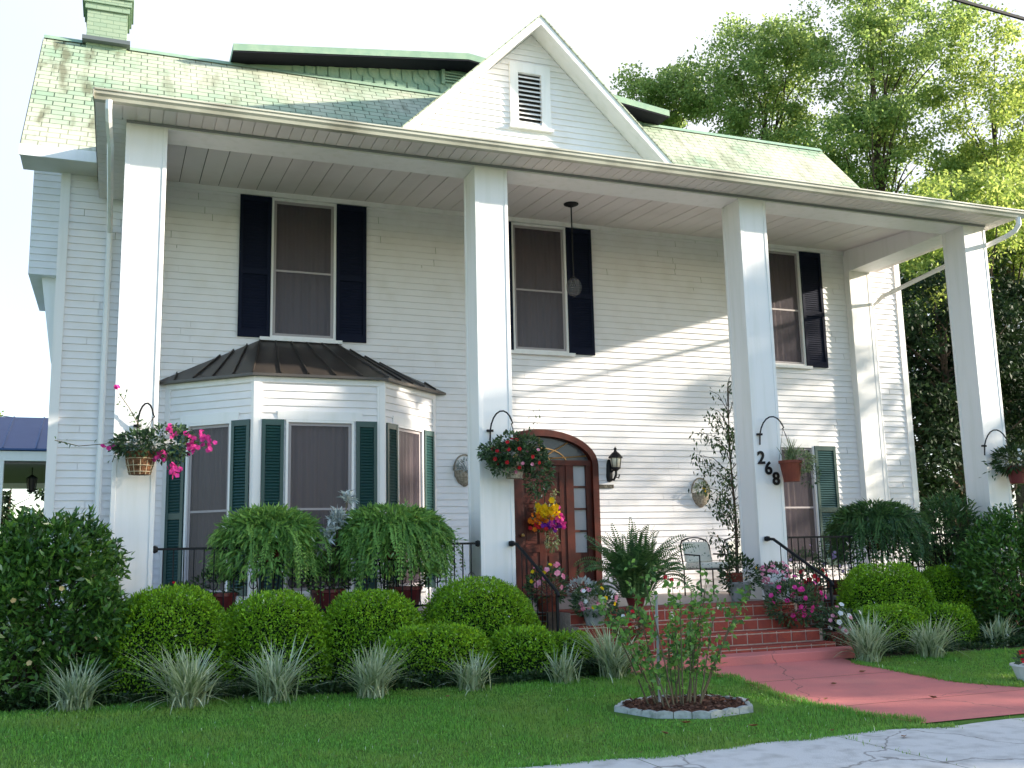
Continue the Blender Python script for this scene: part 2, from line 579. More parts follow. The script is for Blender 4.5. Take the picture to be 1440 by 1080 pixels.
L_SILV = leaf_mat('silver leaves', [(0.28, 0.33, 0.33), (0.42, 0.47, 0.47), (0.52, 0.57, 0.57)], 0.15, 0.8, 0.1)
L_VARI = leaf_mat('cream and green leaves', [(0.08, 0.16, 0.04), (0.22, 0.30, 0.10), (0.38, 0.42, 0.26)], 0.3)


def flower_mat(name, *cols):
    return leaf_mat(name, list(cols), 0.3, 0.7, 0.1)


FL_MAG = flower_mat('magenta petals', (0.45, 0.02, 0.16), (0.62, 0.03, 0.25), (0.72, 0.08, 0.36))
FL_PINK = flower_mat('pink petals', (0.62, 0.14, 0.26), (0.72, 0.26, 0.36), (0.78, 0.40, 0.48))
FL_RED = flower_mat('red petals', (0.45, 0.015, 0.02), (0.6, 0.03, 0.04))
FL_WHITE = flower_mat('white petals', (0.70, 0.72, 0.74), (0.80, 0.80, 0.80))
FL_YEL = flower_mat('yellow petals', (0.75, 0.48, 0.01), (0.82, 0.60, 0.02))
FL_PURP = flower_mat('purple petals', (0.12, 0.015, 0.25), (0.22, 0.03, 0.36))
FL_ORNG = flower_mat('orange petals', (0.62, 0.14, 0.015), (0.72, 0.25, 0.02))

# ------------------------------------------------------------------ foliage geometry (numpy)


def unit(a):
    return a / np.maximum(np.linalg.norm(a, axis=-1, keepdims=True), 1e-9)


def leaves(P, D, L, W, rng, twist=1.0):
    """diamond leaves at P pointing along D (Nx3), length L, width W"""
    N = len(P)
    D = unit(D)
    R = unit(np.cross(D, unit(rng.normal(size=(N, 3)) * twist + np.array([0, 0, 1.0]))))
    U = np.cross(R, D)
    L = np.broadcast_to(L, N)[:, None] * rng.uniform(0.7, 1.25, (N, 1))
    W = np.broadcast_to(W, N)[:, None] * rng.uniform(0.8, 1.2, (N, 1))
    a = P
    b = P + D * L * 0.45 + R * W * 0.5 + U * W * 0.12
    c = P + D * L - U * L * 0.08
    d = P + D * L * 0.45 - R * W * 0.5 + U * W * 0.12
    V = np.stack([a, b, c, d], 1).reshape(-1, 3)
    F = np.arange(4 * N).reshape(-1, 4)
    return V, F


def flowers(P, Nn, r, rng, petals=5):
    """open blossoms: petals laid round a centre facing Nn"""
    N = len(P)
    Nn = unit(Nn)
    A = unit(np.cross(Nn, rng.normal(size=(N, 3))))
    B = np.cross(Nn, A)
    parts = []
    r = np.broadcast_to(r, N)[:, None]
    for k in range(petals):
        t = 2 * math.pi * k / petals
        d = A * math.cos(t) + B * math.sin(t)
        s = -A * math.sin(t) + B * math.cos(t)
        w = 1.25 * math.tan(math.pi / petals) if petals > 3 else 0.6
        V = np.stack([P, P + (d * 0.6 + s * 0.6 * w) * r + Nn * r * 0.25, P + d * r + Nn * r * 0.12, P + (d * 0.6 - s * 0.6 * w) * r + Nn * r * 0.25], 1).reshape(-1, 3)
        parts.append((V, np.arange(4 * N).reshape(-1, 4)))
    return parts


def strap(base, az, length, lean, width, rng, segs=5, stiff=1.6):
    """arching strap blades: arrays of az, length, lean (radians from vertical at the tip)"""
    N = len(az)
    h = np.stack([np.cos(az), np.sin(az), np.zeros(N)], 1)
    s = np.stack([-np.sin(az), np.cos(az), np.zeros(N)], 1)
    pts = [base]
    p = base
    for i in range(segs):
        t = (i + 0.5) / segs
        a = lean * t ** (1 / stiff)
        p = p + (h * np.sin(a)[:, None] + np.array([0, 0, 1.0]) * np.cos(a)[:, None]) * (length / segs)[:, None]
        pts.append(p)
    V = []
    for i, q in enumerate(pts):
        t = i / segs
        w = width * (0.75 + 0.5 * t - 1.22 * t ** 3)
        V += [q - s * w[:, None] / 2, q + s * w[:, None] / 2]
    V = np.stack(V, 1).reshape(-1, 3)
    k = 2 * (segs + 1)
    o = (np.arange(N) * k)[:, None]
    F = np.concatenate([o + np.array([[2 * i, 2 * i + 1, 2 * i + 3, 2 * i + 2]]) for i in range(segs)])
    return V, F


def fern_fronds(n, base, rad, drop, rng, up=0.35, leaf=0.075, spread0=0.06, lean_dir=None, segs=32):
    """arching compound fronds with paired leaflets"""
    out = []
    for i in range(n):
        az = rng.uniform(0, 2 * math.pi)
        q_ = rng.uniform(0, 1)
        R = rad * (0.22 + 0.8 * q_ ** 0.85) * rng.uniform(0.85, 1.1)
        hgt = up * rng.uniform(0.75, 1.1) * (1.15 - 0.45 * q_)
        dr = drop * rng.uniform(0.25, 1.1) * (0.45 + 0.55 * q_)
        h = np.array([math.cos(az), math.sin(az), 0])
        t = np.linspace(0, 1, segs)
        x = R * np.sin(t * math.pi * 0.5) ** 0.9
        z = hgt * np.sin(np.minimum(t * 1.9, 1.57)) * (1 - 0.25 * t) - dr * np.clip(t - 0.28, 0, 1) ** 1.5 * 1.6
        side = np.array([-h[1], h[0], 0])
        sway = rng.normal() * 0.25 * rad * t ** 1.6
        P = base + h * (spread0 * rng.uniform(0, 1.5)) + h[None] * x[:, None] + side[None] * sway[:, None] + np.array([0, 0, 1.0])[None] * z[:, None]
        T = unit(np.gradient(P, axis=0))
        S = unit(np.cross(T, np.array([0, 0, 1.0]) + 0.25 * h))
        wprof = leaf * rng.uniform(0.8, 1.15) * np.clip((1 - t) ** 0.38 * np.clip(t * 6 + 0.3, 0, 1), 0.10, 1)
        step = np.linalg.norm(np.diff(P, axis=0), axis=1).mean()
        S = unit(S + rng.normal(size=3) * 0.25)
        n0 = segs
        V = [P]
        F = []
        cnt = segs
        idx = np.arange(segs - 1)
        for sg in (1, -1):
            tip = P + sg * S * wprof[:, None] + T * wprof[:, None] * 0.3 - np.array([0, 0, 0.22]) * wprof[:, None]
            mid = P * 0.5 + tip * 0.5
            tip = tip + rng.normal(size=tip.shape) * 0.010
            A_ = mid + T * step * 0.42
            B_ = mid - T * step * 0.40
            V += [A_, tip, B_]
            F.append(np.stack([np.arange(segs), cnt + np.arange(segs), cnt + segs + np.arange(segs), cnt + 2 * segs + np.arange(segs)], 1))
            cnt += 3 * segs
        V.append(P + S * 0.004)
        F.append(np.stack([idx, idx + 1, cnt + idx + 1, cnt + idx], 1))
        out.append((np.concatenate(V), np.concatenate(F)))
    return out


def dome_shell(rx, ry, h, rng, n, power=2.6, inset=0.10):
    """points and normals on a clipped dome standing on z=0"""
    th = rng.uniform(0, 2 * math.pi, n)
    cz = rng.uniform(0.0, 1, n)
    e = 2 / power
    sr = np.sqrt(1 - cz ** 2)
    ph = rng.uniform(0, 6.28, 4)
    lump = 1 + 0.045 * np.sin(3 * th + ph[0]) + 0.035 * np.sin(7 * th + 9 * cz + ph[1]) + 0.02 * np.sin(17 * th + ph[2]) * np.sin(14 * cz + ph[3])
    x = rx * np.sign(np.cos(th)) * np.abs(np.cos(th)) ** 1 * sr ** e * lump
    y = ry * np.sign(np.sin(th)) * np.abs(np.sin(th)) ** 1 * sr ** e * lump
    z = h * cz ** e * (1 + 0.03 * np.sin(x / rx * 5 + ph[2]) * np.sin(y / ry * 4 + ph[0]))
    P = np.stack([x, y, z], 1)
    Nn = unit(np.stack([x / rx ** 2 * (np.abs(x) / rx + .05), y / ry ** 2 * (np.abs(y) / ry + .05), z / h ** 2 * (z / h + .05) * 1.0], 1) + 1e-6)
    P *= (1 - inset * rng.uniform(0, 1, (n, 1)) ** 2)
    return P, Nn


# ------------------------------------------------------------------ ground
D = 3.0787            # depth of the house front behind the column fronts
F0 = 0.75             # porch floor


def sheet(name, poly_pts, matl, dz, k='structure', res=0.25, gzf=gz):
    """a polygon cut out of a fine grid strip set and laid on the ground"""
    mb = MB()
    ys = sorted({round(p[1], 3) for p in poly_pts})
    y0, y1 = ys[0], ys[-1]
    cuts = sorted(set(ys) | {round(v, 3) for v in np.arange(y0, y1, res)})

    def span(y):
        xs = []
        m = len(poly_pts)
        for i in range(m):
            a, b = poly_pts[i], poly_pts[(i + 1) % m]
            if (a[1] - y) * (b[1] - y) < 0:
                xs.append(a[0] + (y - a[1]) / (b[1] - a[1]) * (b[0] - a[0]))
        xs.sort()
        return xs
    for a, b in zip(cuts[:-1], cuts[1:]):
        if b - a < 1e-4:
            continue
        s0, s1 = span(a + 1e-5), span(b - 1e-5)
        if len(s0) < 2 or len(s1) < 2:
            continue
        mb.poly((s0[0], a, float(gzf(a)) + dz), (s0[-1], a, float(gzf(a)) + dz), (s1[-1], b, float(gzf(b)) + dz), (s1[0], b, float(gzf(b)) + dz))
    return kind(mb.build(name, matl), k)


mb = MB()
ycut = [-600, -60, -20, -8] + [round(v, 2) for v in np.arange(-6, -1.2, 0.2)] + [10, 60, 600]
for a, b in zip(ycut[:-1], ycut[1:]):
    mb.poly((-600, a, float(gz(a))), (600, a, float(gz(a))), (600, b, float(gz(b))), (-600, b, float(gz(b))))
kind(mb.build('ground', TURF), 'structure')
sheet('planting_bed', [(-3, -1.25), (1.4, -1.6), (3.45, -1.9), (5.4, -2.1), (6.9, -2.05), (7.2, -1.5), (7.2, -0.05), (-3, -0.05)][::-1], SOIL, 0.006)
sheet('planting_bed', [(10.0, -2.1), (11.3, -2.25), (12.9, -2.0), (18, -1.6), (18, 0.0), (10.0, 0.0)][::-1], SOIL, 0.006)
PATH = [(6.9, -1.3), (7.15, -1.75), (7.55, -2.15), (7.85, -2.7), (7.75, -3.4), (7.66, -3.95), (7.67, -4.94), (7.84, -5.62), (13.5, -5.75), (13.5, -5.35), (11.2, -4.7),
        (10.28, -4.43), (9.95, -3.85), (9.82, -2.5), (10.0, -1.75), (10.3, -1.3)]


def clip_y(pts, y, keep_above):
    out = []
    for i_ in range(len(pts)):
        a_, b_ = pts[i_], pts[(i_ + 1) % len(pts)]
        ina, inb = (a_[1] > y) == keep_above, (b_[1] > y) == keep_above
        if ina:
            out.append(a_)
        if ina != inb:
            f_ = (y - a_[1]) / (b_[1] - a_[1])
            out.append((a_[0] + (b_[0] - a_[0]) * f_, y))
    return out


jy_ = [-1.2, -3.05, -4.55, -6.0]
for top_, bot_ in zip(jy_[:-1], jy_[1:]):
    sheet('path', clip_y(clip_y(PATH, top_ - 0.006, False), bot_ + 0.006, True), REDCON, 0.010)
# the pavement: slabs with an uneven, slightly broken lawn edge
mb = MB()
rng = np.random.default_rng(3)
xs = np.linspace(-12, 30, 211)
edge = -5.78 + 0.05 * np.sin(xs * 2.1) + 0.03 * np.sin(xs * 5.3 + 1) + rng.normal(size=len(xs)) * 0.012 - 0.012 * (xs - 6)
joint = [k for k in range(len(xs)) if k % 9 == 4]
for i in range(len(xs) - 1):
    g = 0.008 if i in joint else 0
    mb.poly((xs[i] + g, -8.2, 0.016), (xs[i + 1], -8.2, 0.016), (xs[i + 1], edge[i + 1], 0.016), (xs[i] + g, edge[i], 0.016))
kind(mb.build('pavement', CONC), 'structure')
mb = MB()
mb.poly((-200, -20, 0.006), (200, -20, 0.006), (200, -8.2, 0.006), (-200, -8.2, 0.006))
kind(mb.build('road', mat('asphalt', (0.055, 0.055, 0.058), 0.9, 0.2, noise=(8, (0.08, 0.08, 0.08), 0.4, 0.7))), 'structure')

# grass blades on the lawn
rng = np.random.default_rng(11)


def in_lawn(x, y):
    bed = np.interp(x, [-3, 1.4, 3.45, 5.4, 6.9, 7.2], [-1.25, -1.6, -1.9, -2.1, -2.05, -1.85])
    pl = np.interp(-y, [1.3, 1.75, 2.15, 2.7, 3.4, 3.95, 4.94, 5.62], [6.9, 7.15, 7.55, 7.85, 7.75, 7.66, 7.67, 7.84])
    pr = np.interp(-y, [1.75, 2.5, 3.85, 4.43, 4.7, 5.35], [10.0, 9.82, 9.95, 10.28, 11.2, 13.5])
    e = np.interp(x, xs, edge)
    left = (x < pl - 0.02) & (y < bed + 0.05) & (y > e + 0.0)
    right = (x > pr + 0.02) & (y < -2.1) & (y > -5.3)
    ring = ((x - 6.52) / 0.78) ** 2 + ((y + 3.98) / 0.62) ** 2 < 1
    return (left | right) & ~ring


N = 190000
gx = rng.uniform(-2.2, 12.5, N)
gy = rng.uniform(-6.0, -1.2, N)
k = in_lawn(gx, gy)
gx, gy = gx[k], gy[k]
patch = 0.75 + 0.25 * np.sin(gx * 1.7 + np.sin(gy * 2.3)) * np.sin(gy * 1.9 + gx * 0.6)
az = rng.uniform(0, 2 * math.pi, len(gx))
grass_parts = [strap(np.stack([gx, gy, gz(gy)], 1), az, rng.uniform(0.025, 0.06, len(gx)) * patch, rng.uniform(0.2, 1.3, len(gx)), np.full(len(gx), 0.0065), rng, segs=2)]
# longer tufts hanging over the edges of path and pavement
ty = rng.uniform(-5.6, -1.9, 3200)
pl_ = np.interp(-ty, [1.3, 1.75, 2.15, 2.7, 3.4, 3.95, 4.94, 5.62], [6.9, 7.15, 7.55, 7.85, 7.75, 7.66, 7.67, 7.84])
tx = pl_ + rng.normal(size=3200) * 0.035 + 0.03 * np.sin(ty * 9) + 0.02
ty2 = rng.uniform(-5.2, -2.3, 1600)
tx2 = np.interp(-ty2, [1.75, 2.5, 3.85, 4.43, 4.7, 5.35], [10.0, 9.82, 9.95, 10.28, 11.2, 13.5]) + rng.normal(size=1600) * 0.03 - 0.02
tx3 = rng.uniform(-2, 7.9, 7000)
ty3 = np.interp(tx3, xs, edge) + rng.normal(size=7000) * 0.03 + 0.035 * np.sin(tx3 * 7.0) * np.sin(tx3 * 2.7)
TX, TY = np.concatenate([tx, tx2, tx3]), np.concatenate([ty, ty2, ty3])
grass_parts.append(strap(np.stack([TX, TY, gz(TY)], 1), rng.uniform(0, 6.28, len(TX)), rng.uniform(0.03, 0.075, len(TX)), rng.uniform(0.3, 1.5, len(TX)), np.full(len(TX), 0.007), rng, segs=2))
# weeds at the pavement joints
jx = np.concatenate([rng.normal(xs[j], 0.03, 60) for j in joint if 5 < xs[j] < 12])
jy = rng.uniform(-7.2, -5.75, len(jx))
kk = rng.uniform(size=len(jx)) < np.clip((jy + 7.4) / 1.5, 0, 1)
jx, jy = jx[kk], jy[kk]
grass_parts.append(strap(np.stack([jx, jy, np.full(len(jx), 0.012)], 1), rng.uniform(0, 6.28, len(jx)), rng.uniform(0.02, 0.05, len(jx)), rng.uniform(0.4, 1.4, len(jx)), np.full(len(jx), 0.007), rng, segs=2))
wx_, wy_ = [], []
for k_ in range(90):
    ux, uy = rng.uniform(-1.5, 9), rng.uniform(-5.9, -1.8)
    m_ = rng.integers(6, 40)
    wx_.append(ux + rng.normal(size=m_) * 0.10)
    wy_.append(uy + rng.normal(size=m_) * 0.08)
wx_, wy_ = np.concatenate(wx_), np.concatenate(wy_)
ok = in_lawn(wx_, wy_)
P = np.stack([wx_[ok], wy_[ok], gz(wy_[ok]) + rng.uniform(0.02, 0.05, ok.sum())], 1)
grass_parts.append(leaves(P, rng.normal(size=P.shape) * np.array([1, 1, 0.3]), 0.022, 0.018, rng))
kind(np_build('grass', grass_parts, L_GRASS), 'stuff')
gx2, gy2 = rng.uniform(-1.5, 12, 1500), rng.uniform(-5.9, -1.6, 1500)
ok = in_lawn(gx2, gy2)
P = np.stack([gx2[ok], gy2[ok], gz(gy2[ok]) + 0.035], 1)
kind(np_build('clippings', [leaves(P, rng.normal(size=P.shape) * np.array([1, 1, 0.2]), 0.05, 0.006, rng)], leaf_mat('dry clippings', [(0.16, 0.13, 0.06), (0.3, 0.26, 0.14), (0.12, 0.16, 0.05)], 0.1, 0.8, 0.1)), 'stuff')

# low cover under the hedges
N = 16000
cx = rng.uniform(-1.5, 7.1, N)
bedy = np.interp(cx, [-3, 1.4, 3.45, 5.4, 6.9, 7.2], [-1.25, -1.6, -1.9, -2.1, -2.05, -1.85])
cy = bedy + np.abs(rng.normal(size=N)) * 0.28 + 0.02
cx2 = rng.uniform(10.2, 15, 6000)
cy2 = -2.0 + np.abs(rng.normal(size=6000)) * 0.4
X = np.concatenate([cx, cx2])
Y = np.concatenate([cy, cy2])
Z = gz(Y) + rng.uniform(0, 1, len(X)) ** 1.3 * (0.10 + 0.06 * np.sin(X * 3) + 0.04 * np.sin(X * 9))
kind(np_build('ground_cover', [leaves(np.stack([X, Y, Z], 1), rng.normal(size=(len(X), 3)) + np.array([0, -0.4, 0.7]), 0.06, 0.026, rng)], L_COVER), 'stuff')

# ------------------------------------------------------------------ the house
house = thing('house', 'white two-storey clapboard house with tall square porch columns, green shingle roof and dark shutters', 'house', (8.25, D, 0))
X0, WC = 1.358, 0.485
COLX = [1.358, 5.889, 10.196, 14.669]
ZB, ZS = 6.815, 6.87            # underside of the beam, soffit of the eave
XL, XR = 0.49, 16.02
PITCH_S = 0.108


def siding(mb, o, u, n, z0, z1, bl, br_, holes=(), lap=0.019, joints=None):
    """lap boards on a plane; bl(z), br_(z) are the ends, holes = (u0,u1,z0,z1)"""
    o, u, n = Vector(o), Vector(u), Vector(n)

    def pt(a, off, z):
        q = o + u * a + n * off
        return (q.x, q.y, z)
    k = 0
    while z0 + k * PITCH_S < z1 - 1e-4:
        za, zt = z0 + k * PITCH_S, min(z0 + (k + 1) * PITCH_S, z1)
        cuts = sorted({za, zt} | {h[i] for h in holes for i in (2, 3) if za < h[i] < zt})
        for ca, cb in zip(cuts[:-1], cuts[1:]):
            ivs = [(0.0, 1.0, None)]
            mid = (ca + cb) / 2
            L, R = bl(mid), br_(mid)
            spans = [(L, R)]
            for h in holes:
                if h[2] < mid < h[3]:
                    ns = []
                    for s in spans:
                        if h[1] <= s[0] or h[0] >= s[1]:
                            ns.append(s)
                        else:
                            if h[0] > s[0]:
                                ns.append((s[0], h[0]))
                            if h[1] < s[1]:
                                ns.append((h[1], s[1]))
                    spans = ns
            oa, ob = lap * (1 - (ca - za) / PITCH_S), lap * (1 - (cb - za) / PITCH_S)
            if joints is not None:
                ns = []
                for s in spans:
                    a_ = s[0]
                    for j_ in joints[k % len(joints)]:
                        if a_ + 0.25 < j_ < s[1] - 0.25:
                            ns.append((a_, j_ - 0.003))
                            a_ = j_ + 0.003
                    ns.append((a_, s[1]))
                spans = ns
            for s in spans:
                if s[1] - s[0] < 1e-4:
                    continue
                la = bl(ca) if s[0] == L else s[0]
                lb = bl(cb) if s[0] == L else s[0]
                ra = br_(ca) if s[1] == R else s[1]
                rb = br_(cb) if s[1] == R else s[1]
                mb.poly(pt(la, oa, ca), pt(ra, oa, ca), pt(rb, ob, cb), pt(lb, ob, cb))
                if ca == za:
                    mb.poly(pt(la, 0, ca), pt(ra, 0, ca), pt(ra, oa, ca), pt(la, oa, ca))
        k += 1


WIN_UP = [(3.545, 4.570), (7.613, 8.638), (12.580, 13.605)]
ZT, ZBOT = 7.156, 4.886
LOWWIN = (12.62, 13.64)
DOORX0, DOORX1, DOORC = 7.02, 9.08, 8.05
BAYL, BAYR = 2.06, 6.20
holes = [(a, b, ZBOT, ZT) for a, b in WIN_UP] + [(LOWWIN[0], LOWWIN[1], 1.15, 3.36), (BAYL + 0.1, BAYR - 0.1, 0.75, 4.05), (DOORX0 + .04, DOORX1 - .04, F0, 2.95)]
# the arched head of the door opening, cut as stacked slices
for i in range(8):
    za, zb = 2.95 + 0.57 * i / 8, 2.95 + 0.57 * (i + 1) / 8
    hw = 1.0 * math.sqrt(max(0, 1 - ((zb - 2.95) / 0.57) ** 2))
    if hw > 0.05:
        holes.append((DOORC - hw, DOORC + hw, za, zb))
mb = MB()
siding(mb, (0, D, 0), (1, 0, 0), (0, -1, 0), F0, 7.42, lambda z: XL, lambda z: XR, holes, joints=[sorted(random.uniform(XL + 3.2 * q, XL + 3.2 * q + 2.6) for q in range(5)) for _ in range(61)])
# plain lower wall beside the porch, side walls, back wall and the attic ends
mb.box(XL, 1.2, D - 0.01, D + 0.05, 0.0, F0)
mb.box(15.3, XR, D - 0.01, D + 0.05, 0.0, F0)
mb.build('wall', WHITE, house)
for x, s in ((XL, -1), (XR, 1)):
    mb = MB()
    siding(mb, (x, D, 0), (0, 1, 0), (s, 0, 0), 0.1, 7.3, lambda z: 0.0, lambda z: 4.3)
    siding(mb, (x, D, 0), (0, 1, 0), (s, 0, 0), 7.3, 10.2, lambda z: max(0, (z - 7.45) / 1.114 - 0.5), lambda z: 4.24 - max(0, (z - 7.45) / 1.114 - 0.5))
    mb.build('side_wall', WHITE, house)
mb = MB()
mb.poly((XL, 7.4, 0), (XR, 7.4, 0), (XR, 7.4, 7.5), (XL, 7.4, 7.5))
mb.build('back_wall', WHITE, house)
# corner boards
for xa, xb, zt in ((XL - 0.02, XL + 0.11, 7.3), (XR - 0.11, XR + 0.02, 7.45)):
    mb = MB()
    mb.box(xa, xb, D - 0.035, D + 0.10, 0.05, zt)
    mb.build('corner_board', TRIM, house)
# frieze under the ceiling
mb = MB()
mb.box(1.85, 14.66, D - 0.045, D - 0.002, 7.17, 7.25)
mb.build('frieze_board', TRIM, house)

# columns
for cx_ in COLX:
    mb = MB()
    mb.box(cx_ + 0.008, cx_ + WC - 0.008, 0.008, WC - 0.008, F0, ZB + 0.05)
    e = 0.052
    for (a, b) in ((cx_, cx_ + e), (cx_ + WC - e, cx_ + WC)):
        for (c, d) in ((0, e), (WC - e, WC)):
            mb.box(a, b, c, d, F0, ZB)
    mb.build('column', TRIM, house, bevel=0.004)
for px in (X0, 14.669):
    mb = MB()
    mb.box(px, px + WC, D - 0.16, D - 0.001, F0, ZB)
    mb.box(px - 0.006, px + 0.05, D - 0.166, D - 0.003, F0, ZB)
    mb.box(px + WC - 0.05, px + WC + 0.006, D - 0.166, D - 0.003, F0, ZB)
    mb.build('pilaster', TRIM, house)
# beam: front run and the two returns to the wall
mb = MB()
mb.box(X0 + .001, 15.153, 0.001, WC - 0.001, ZB, 7.02)
mb.box(X0 + .001, 15.153, WC - 0.05, WC - 0.001, 7.02, 7.075)
mb.box(X0 + .002, X0 + WC - .002, WC - 0.001, D - 0.002, ZB + 0.001, 7.09)
mb.box(14.671, 15.152, WC - 0.001, D - 0.002, ZB + 0.001, 7.09)
mb.box(X0 + WC - .05, X0 + WC - .002, WC + .3, D - 0.002, 7.09, 7.26, lambda x_, y_, z_: (x_, y_, z_ if z_ < 7.1 else z_ - 0.19 * (D - y_) / (D - WC)))
mb.box(14.671, 14.72, WC + .3, D - 0.002, 7.09, 7.26, lambda x_, y_, z_: (x_, y_, z_ if z_ < 7.1 else z_ - 0.19 * (D - y_) / (D - WC)))
mb.build('beam', TRIM, house)
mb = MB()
mb.box(X0, 15.154, -0.014, -0.001, ZB + 0.02, ZS - 0.002)  # its grey stands in for the shade on the beam under the soffit
mb.build('shade_strip', mat('painted shade grey', (0.30, 0.29, 0.31), 0.6), house)
# ceiling boards (the ceiling rises a little towards the wall)
CT = lambda x_, y_, z_: (x_, y_, z_ - 0.19 * (D - y_) / (D - WC))
mb = MB()
x = X0 + WC
i = 0
while x < 14.669 - 0.01:
    x1 = min(x + 0.29, 14.669)
    mb.box(x + 0.006, x1 - 0.006, WC, D, 7.25 + 0.003 * (i % 3 == 1), 7.264, CT)
    x = x1
    i += 1
mb.build('ceiling', CEIL, house)
mb = MB()
mb.box(X0 + WC, 14.669, WC, D, 7.2655, 7.274, CT)  # one dark sheet above the boards, so their gaps read as shaded
mb.build('ceiling_backing', mat('dark gap backing', (0.16, 0.14, 0.13), 0.8), house)
# eave soffit: short boards across the overhang, front and both sides
mb = MB()
x = 1.0
while x < 15.42:
    x1 = min(x + 0.155, 15.42)
    mb.box(x + 0.005, x1 - 0.005, -0.50, -0.001, ZS, ZS + 0.02)
    x = x1
for xa, xb in ((1.0, X0 - 0.001), (15.155, 15.42)):
    y = 0.0
    while y < D - 0.05:
        mb.box(xa, xb, y + 0.005, min(y + 0.155, D - 0.05) - 0.005, ZS, ZS + 0.02)
        y += 0.155
mb.box(1.0, 15.42, -0.50, -0.001, ZS + 0.018, ZS + 0.026)
mb.box(1.0, X0 - 0.001, 0.0, D - 0.05, ZS + 0.018, ZS + 0.026)
mb.box(15.155, 15.42, 0.0, D - 0.05, ZS + 0.018, ZS + 0.026)
mb.build('soffit', CEIL, house)
# gutter and its end caps
mb = MB()
gp = [(-0.50, 6.945), (-0.50, 6.835), (-0.585, 6.835), (-0.60, 6.87), (-0.625, 6.895), (-0.63, 6.935), (-0.645, 6.935), (-0.645, 6.955), (-0.615, 6.955), (-0.615, 6.90), (-0.57, 6.86), (-0.515, 6.86), (-0.515, 6.945)]
mb.extrude_x(gp, 1.0, 15.42)
mb.box(0.985, 1.0, -0.64, -0.50, 6.84, 6.95)
mb.box(15.42, 15.435, -0.64, -0.50, 6.84, 6.95)
mb.build('gutter', GUTTER, house)
# downspouts
mb = MB()
mb.tube([(1.16, -0.57, 6.84), (1.16, -0.57, 6.74), (1.165, -0.48, 6.64), (1.18, 0.2, 6.62)], 0.042, 6)
mb.tube([(1.18, 0.2, 6.62), (1.17, 2.6, 6.5), (1.17, D - 0.08, 6.35), (1.17, D - 0.065, 6.2), (1.17, D - 0.065, 0.15)], 0.042, 6)
mb.build('downspout', TRIM, house)
mb = MB()
mb.tube([(15.30, -0.57, 6.84), (15.30, -0.57, 6.72), (15.28, -0.50, 6.63), (15.25, -0.35, 6.58), (15.24, 2.7, 6.28), (15.24, D - 0.065, 6.14), (15.24, D - 0.065, 0.15)], 0.045, 6)
mb.build('downspout', TRIM, house)

# porch roof (low pitch, runs into the main roof)
mb = MB()
mb.extrude_x([(-0.53, 6.962), (2.75, 7.54), (2.75, 7.50), (-0.52, 6.925)], 0.985, 15.435)
mb.build('porch_roof', SHINGLE, house)
for xa in (0.99, 15.40):
    mb = MB()
    mb.poly((xa, -0.5, 6.88), (xa, 2.7, 6.88), (xa, 2.7, 7.50), (xa, -0.5, 6.93))
    mb.poly((xa + 0.03, -0.5, 6.88), (xa + 0.03, 2.7, 6.88), (xa + 0.03, 2.7, 7.50), (xa + 0.03, -0.5, 6.93))
    mb.build('porch_gable_end', WHITE, house)

# main roof: gable, ridge along x
EY, EZ, RY, RZ = 2.48, 7.37, 5.2, 10.40
RXL, RXR = -0.045, 16.06
mb = MB()
mb.extrude_x([(EY, EZ), (RY, RZ), (2 * RY - EY, EZ), (2 * RY - EY, EZ - 0.12), (RY, RZ - 0.15), (EY, EZ - 0.05)], RXL, RXR)
rf = mb.build('roof', SHINGLE, house)
for xa, fa, fb in ((RXL - 0.012, RXL - 0.01, 1.02), (RXR - 0.018, 15.42, RXR + 0.01)):
    mb = MB()
    mb.box(fa, fb, EY - 0.03, EY + 0.005, EZ - 0.17, EZ - 0.005)
    mb.poly((xa, EY, EZ - 0.17), (xa, RY, RZ - 0.19), (xa, RY, RZ - 0.012), (xa, EY, EZ - 0.012))
    mb.poly((xa + 0.03, EY, EZ - 0.17), (xa + 0.03, RY, RZ - 0.19), (xa + 0.03, RY, RZ - 0.012), (xa + 0.03, EY, EZ - 0.012))
    mb.build('fascia', TRIM, house)
for xa, xb in ((RXL, 1.0), (15.42, RXR)):
    mb = MB()
    mb.box(xa, xb, EY, D, EZ - 0.16, EZ - 0.14)
    mb.build('eave_soffit', CEIL, house)
mb = MB()
mb.extrude_x([(RY - 0.10, RZ - 0.075), (RY, RZ + 0.03), (RY + 0.10, RZ - 0.075), (RY, RZ + 0.004)], RXL, RXR)
mb.build('ridge_cap', GREENP, rf)

# chimney (stands through the ridge)
mb = MB()
for (x0, x1, y0, y1, z0, z1) in ((0.62, 1.27, 5.05, 5.70, 9.6, 10.95), (0.585, 1.305, 5.015, 5.735, 10.95, 11.06), (0.555, 1.335, 4.985, 5.765, 11.06, 11.17), (0.525, 1.365, 4.955, 5.795, 11.17, 11.45)):
    mb.box(x0, x1, y0, y1, z0, z1)
ch = mb.build('chimney', CHIM, rf)
mb = MB()
mb.box(0.56, 1.33, 4.92, 5.76, 10.33, 10.40)
mb.build('flashing', mat('grey lead', (0.12, 0.14, 0.15), 0.6), rf)

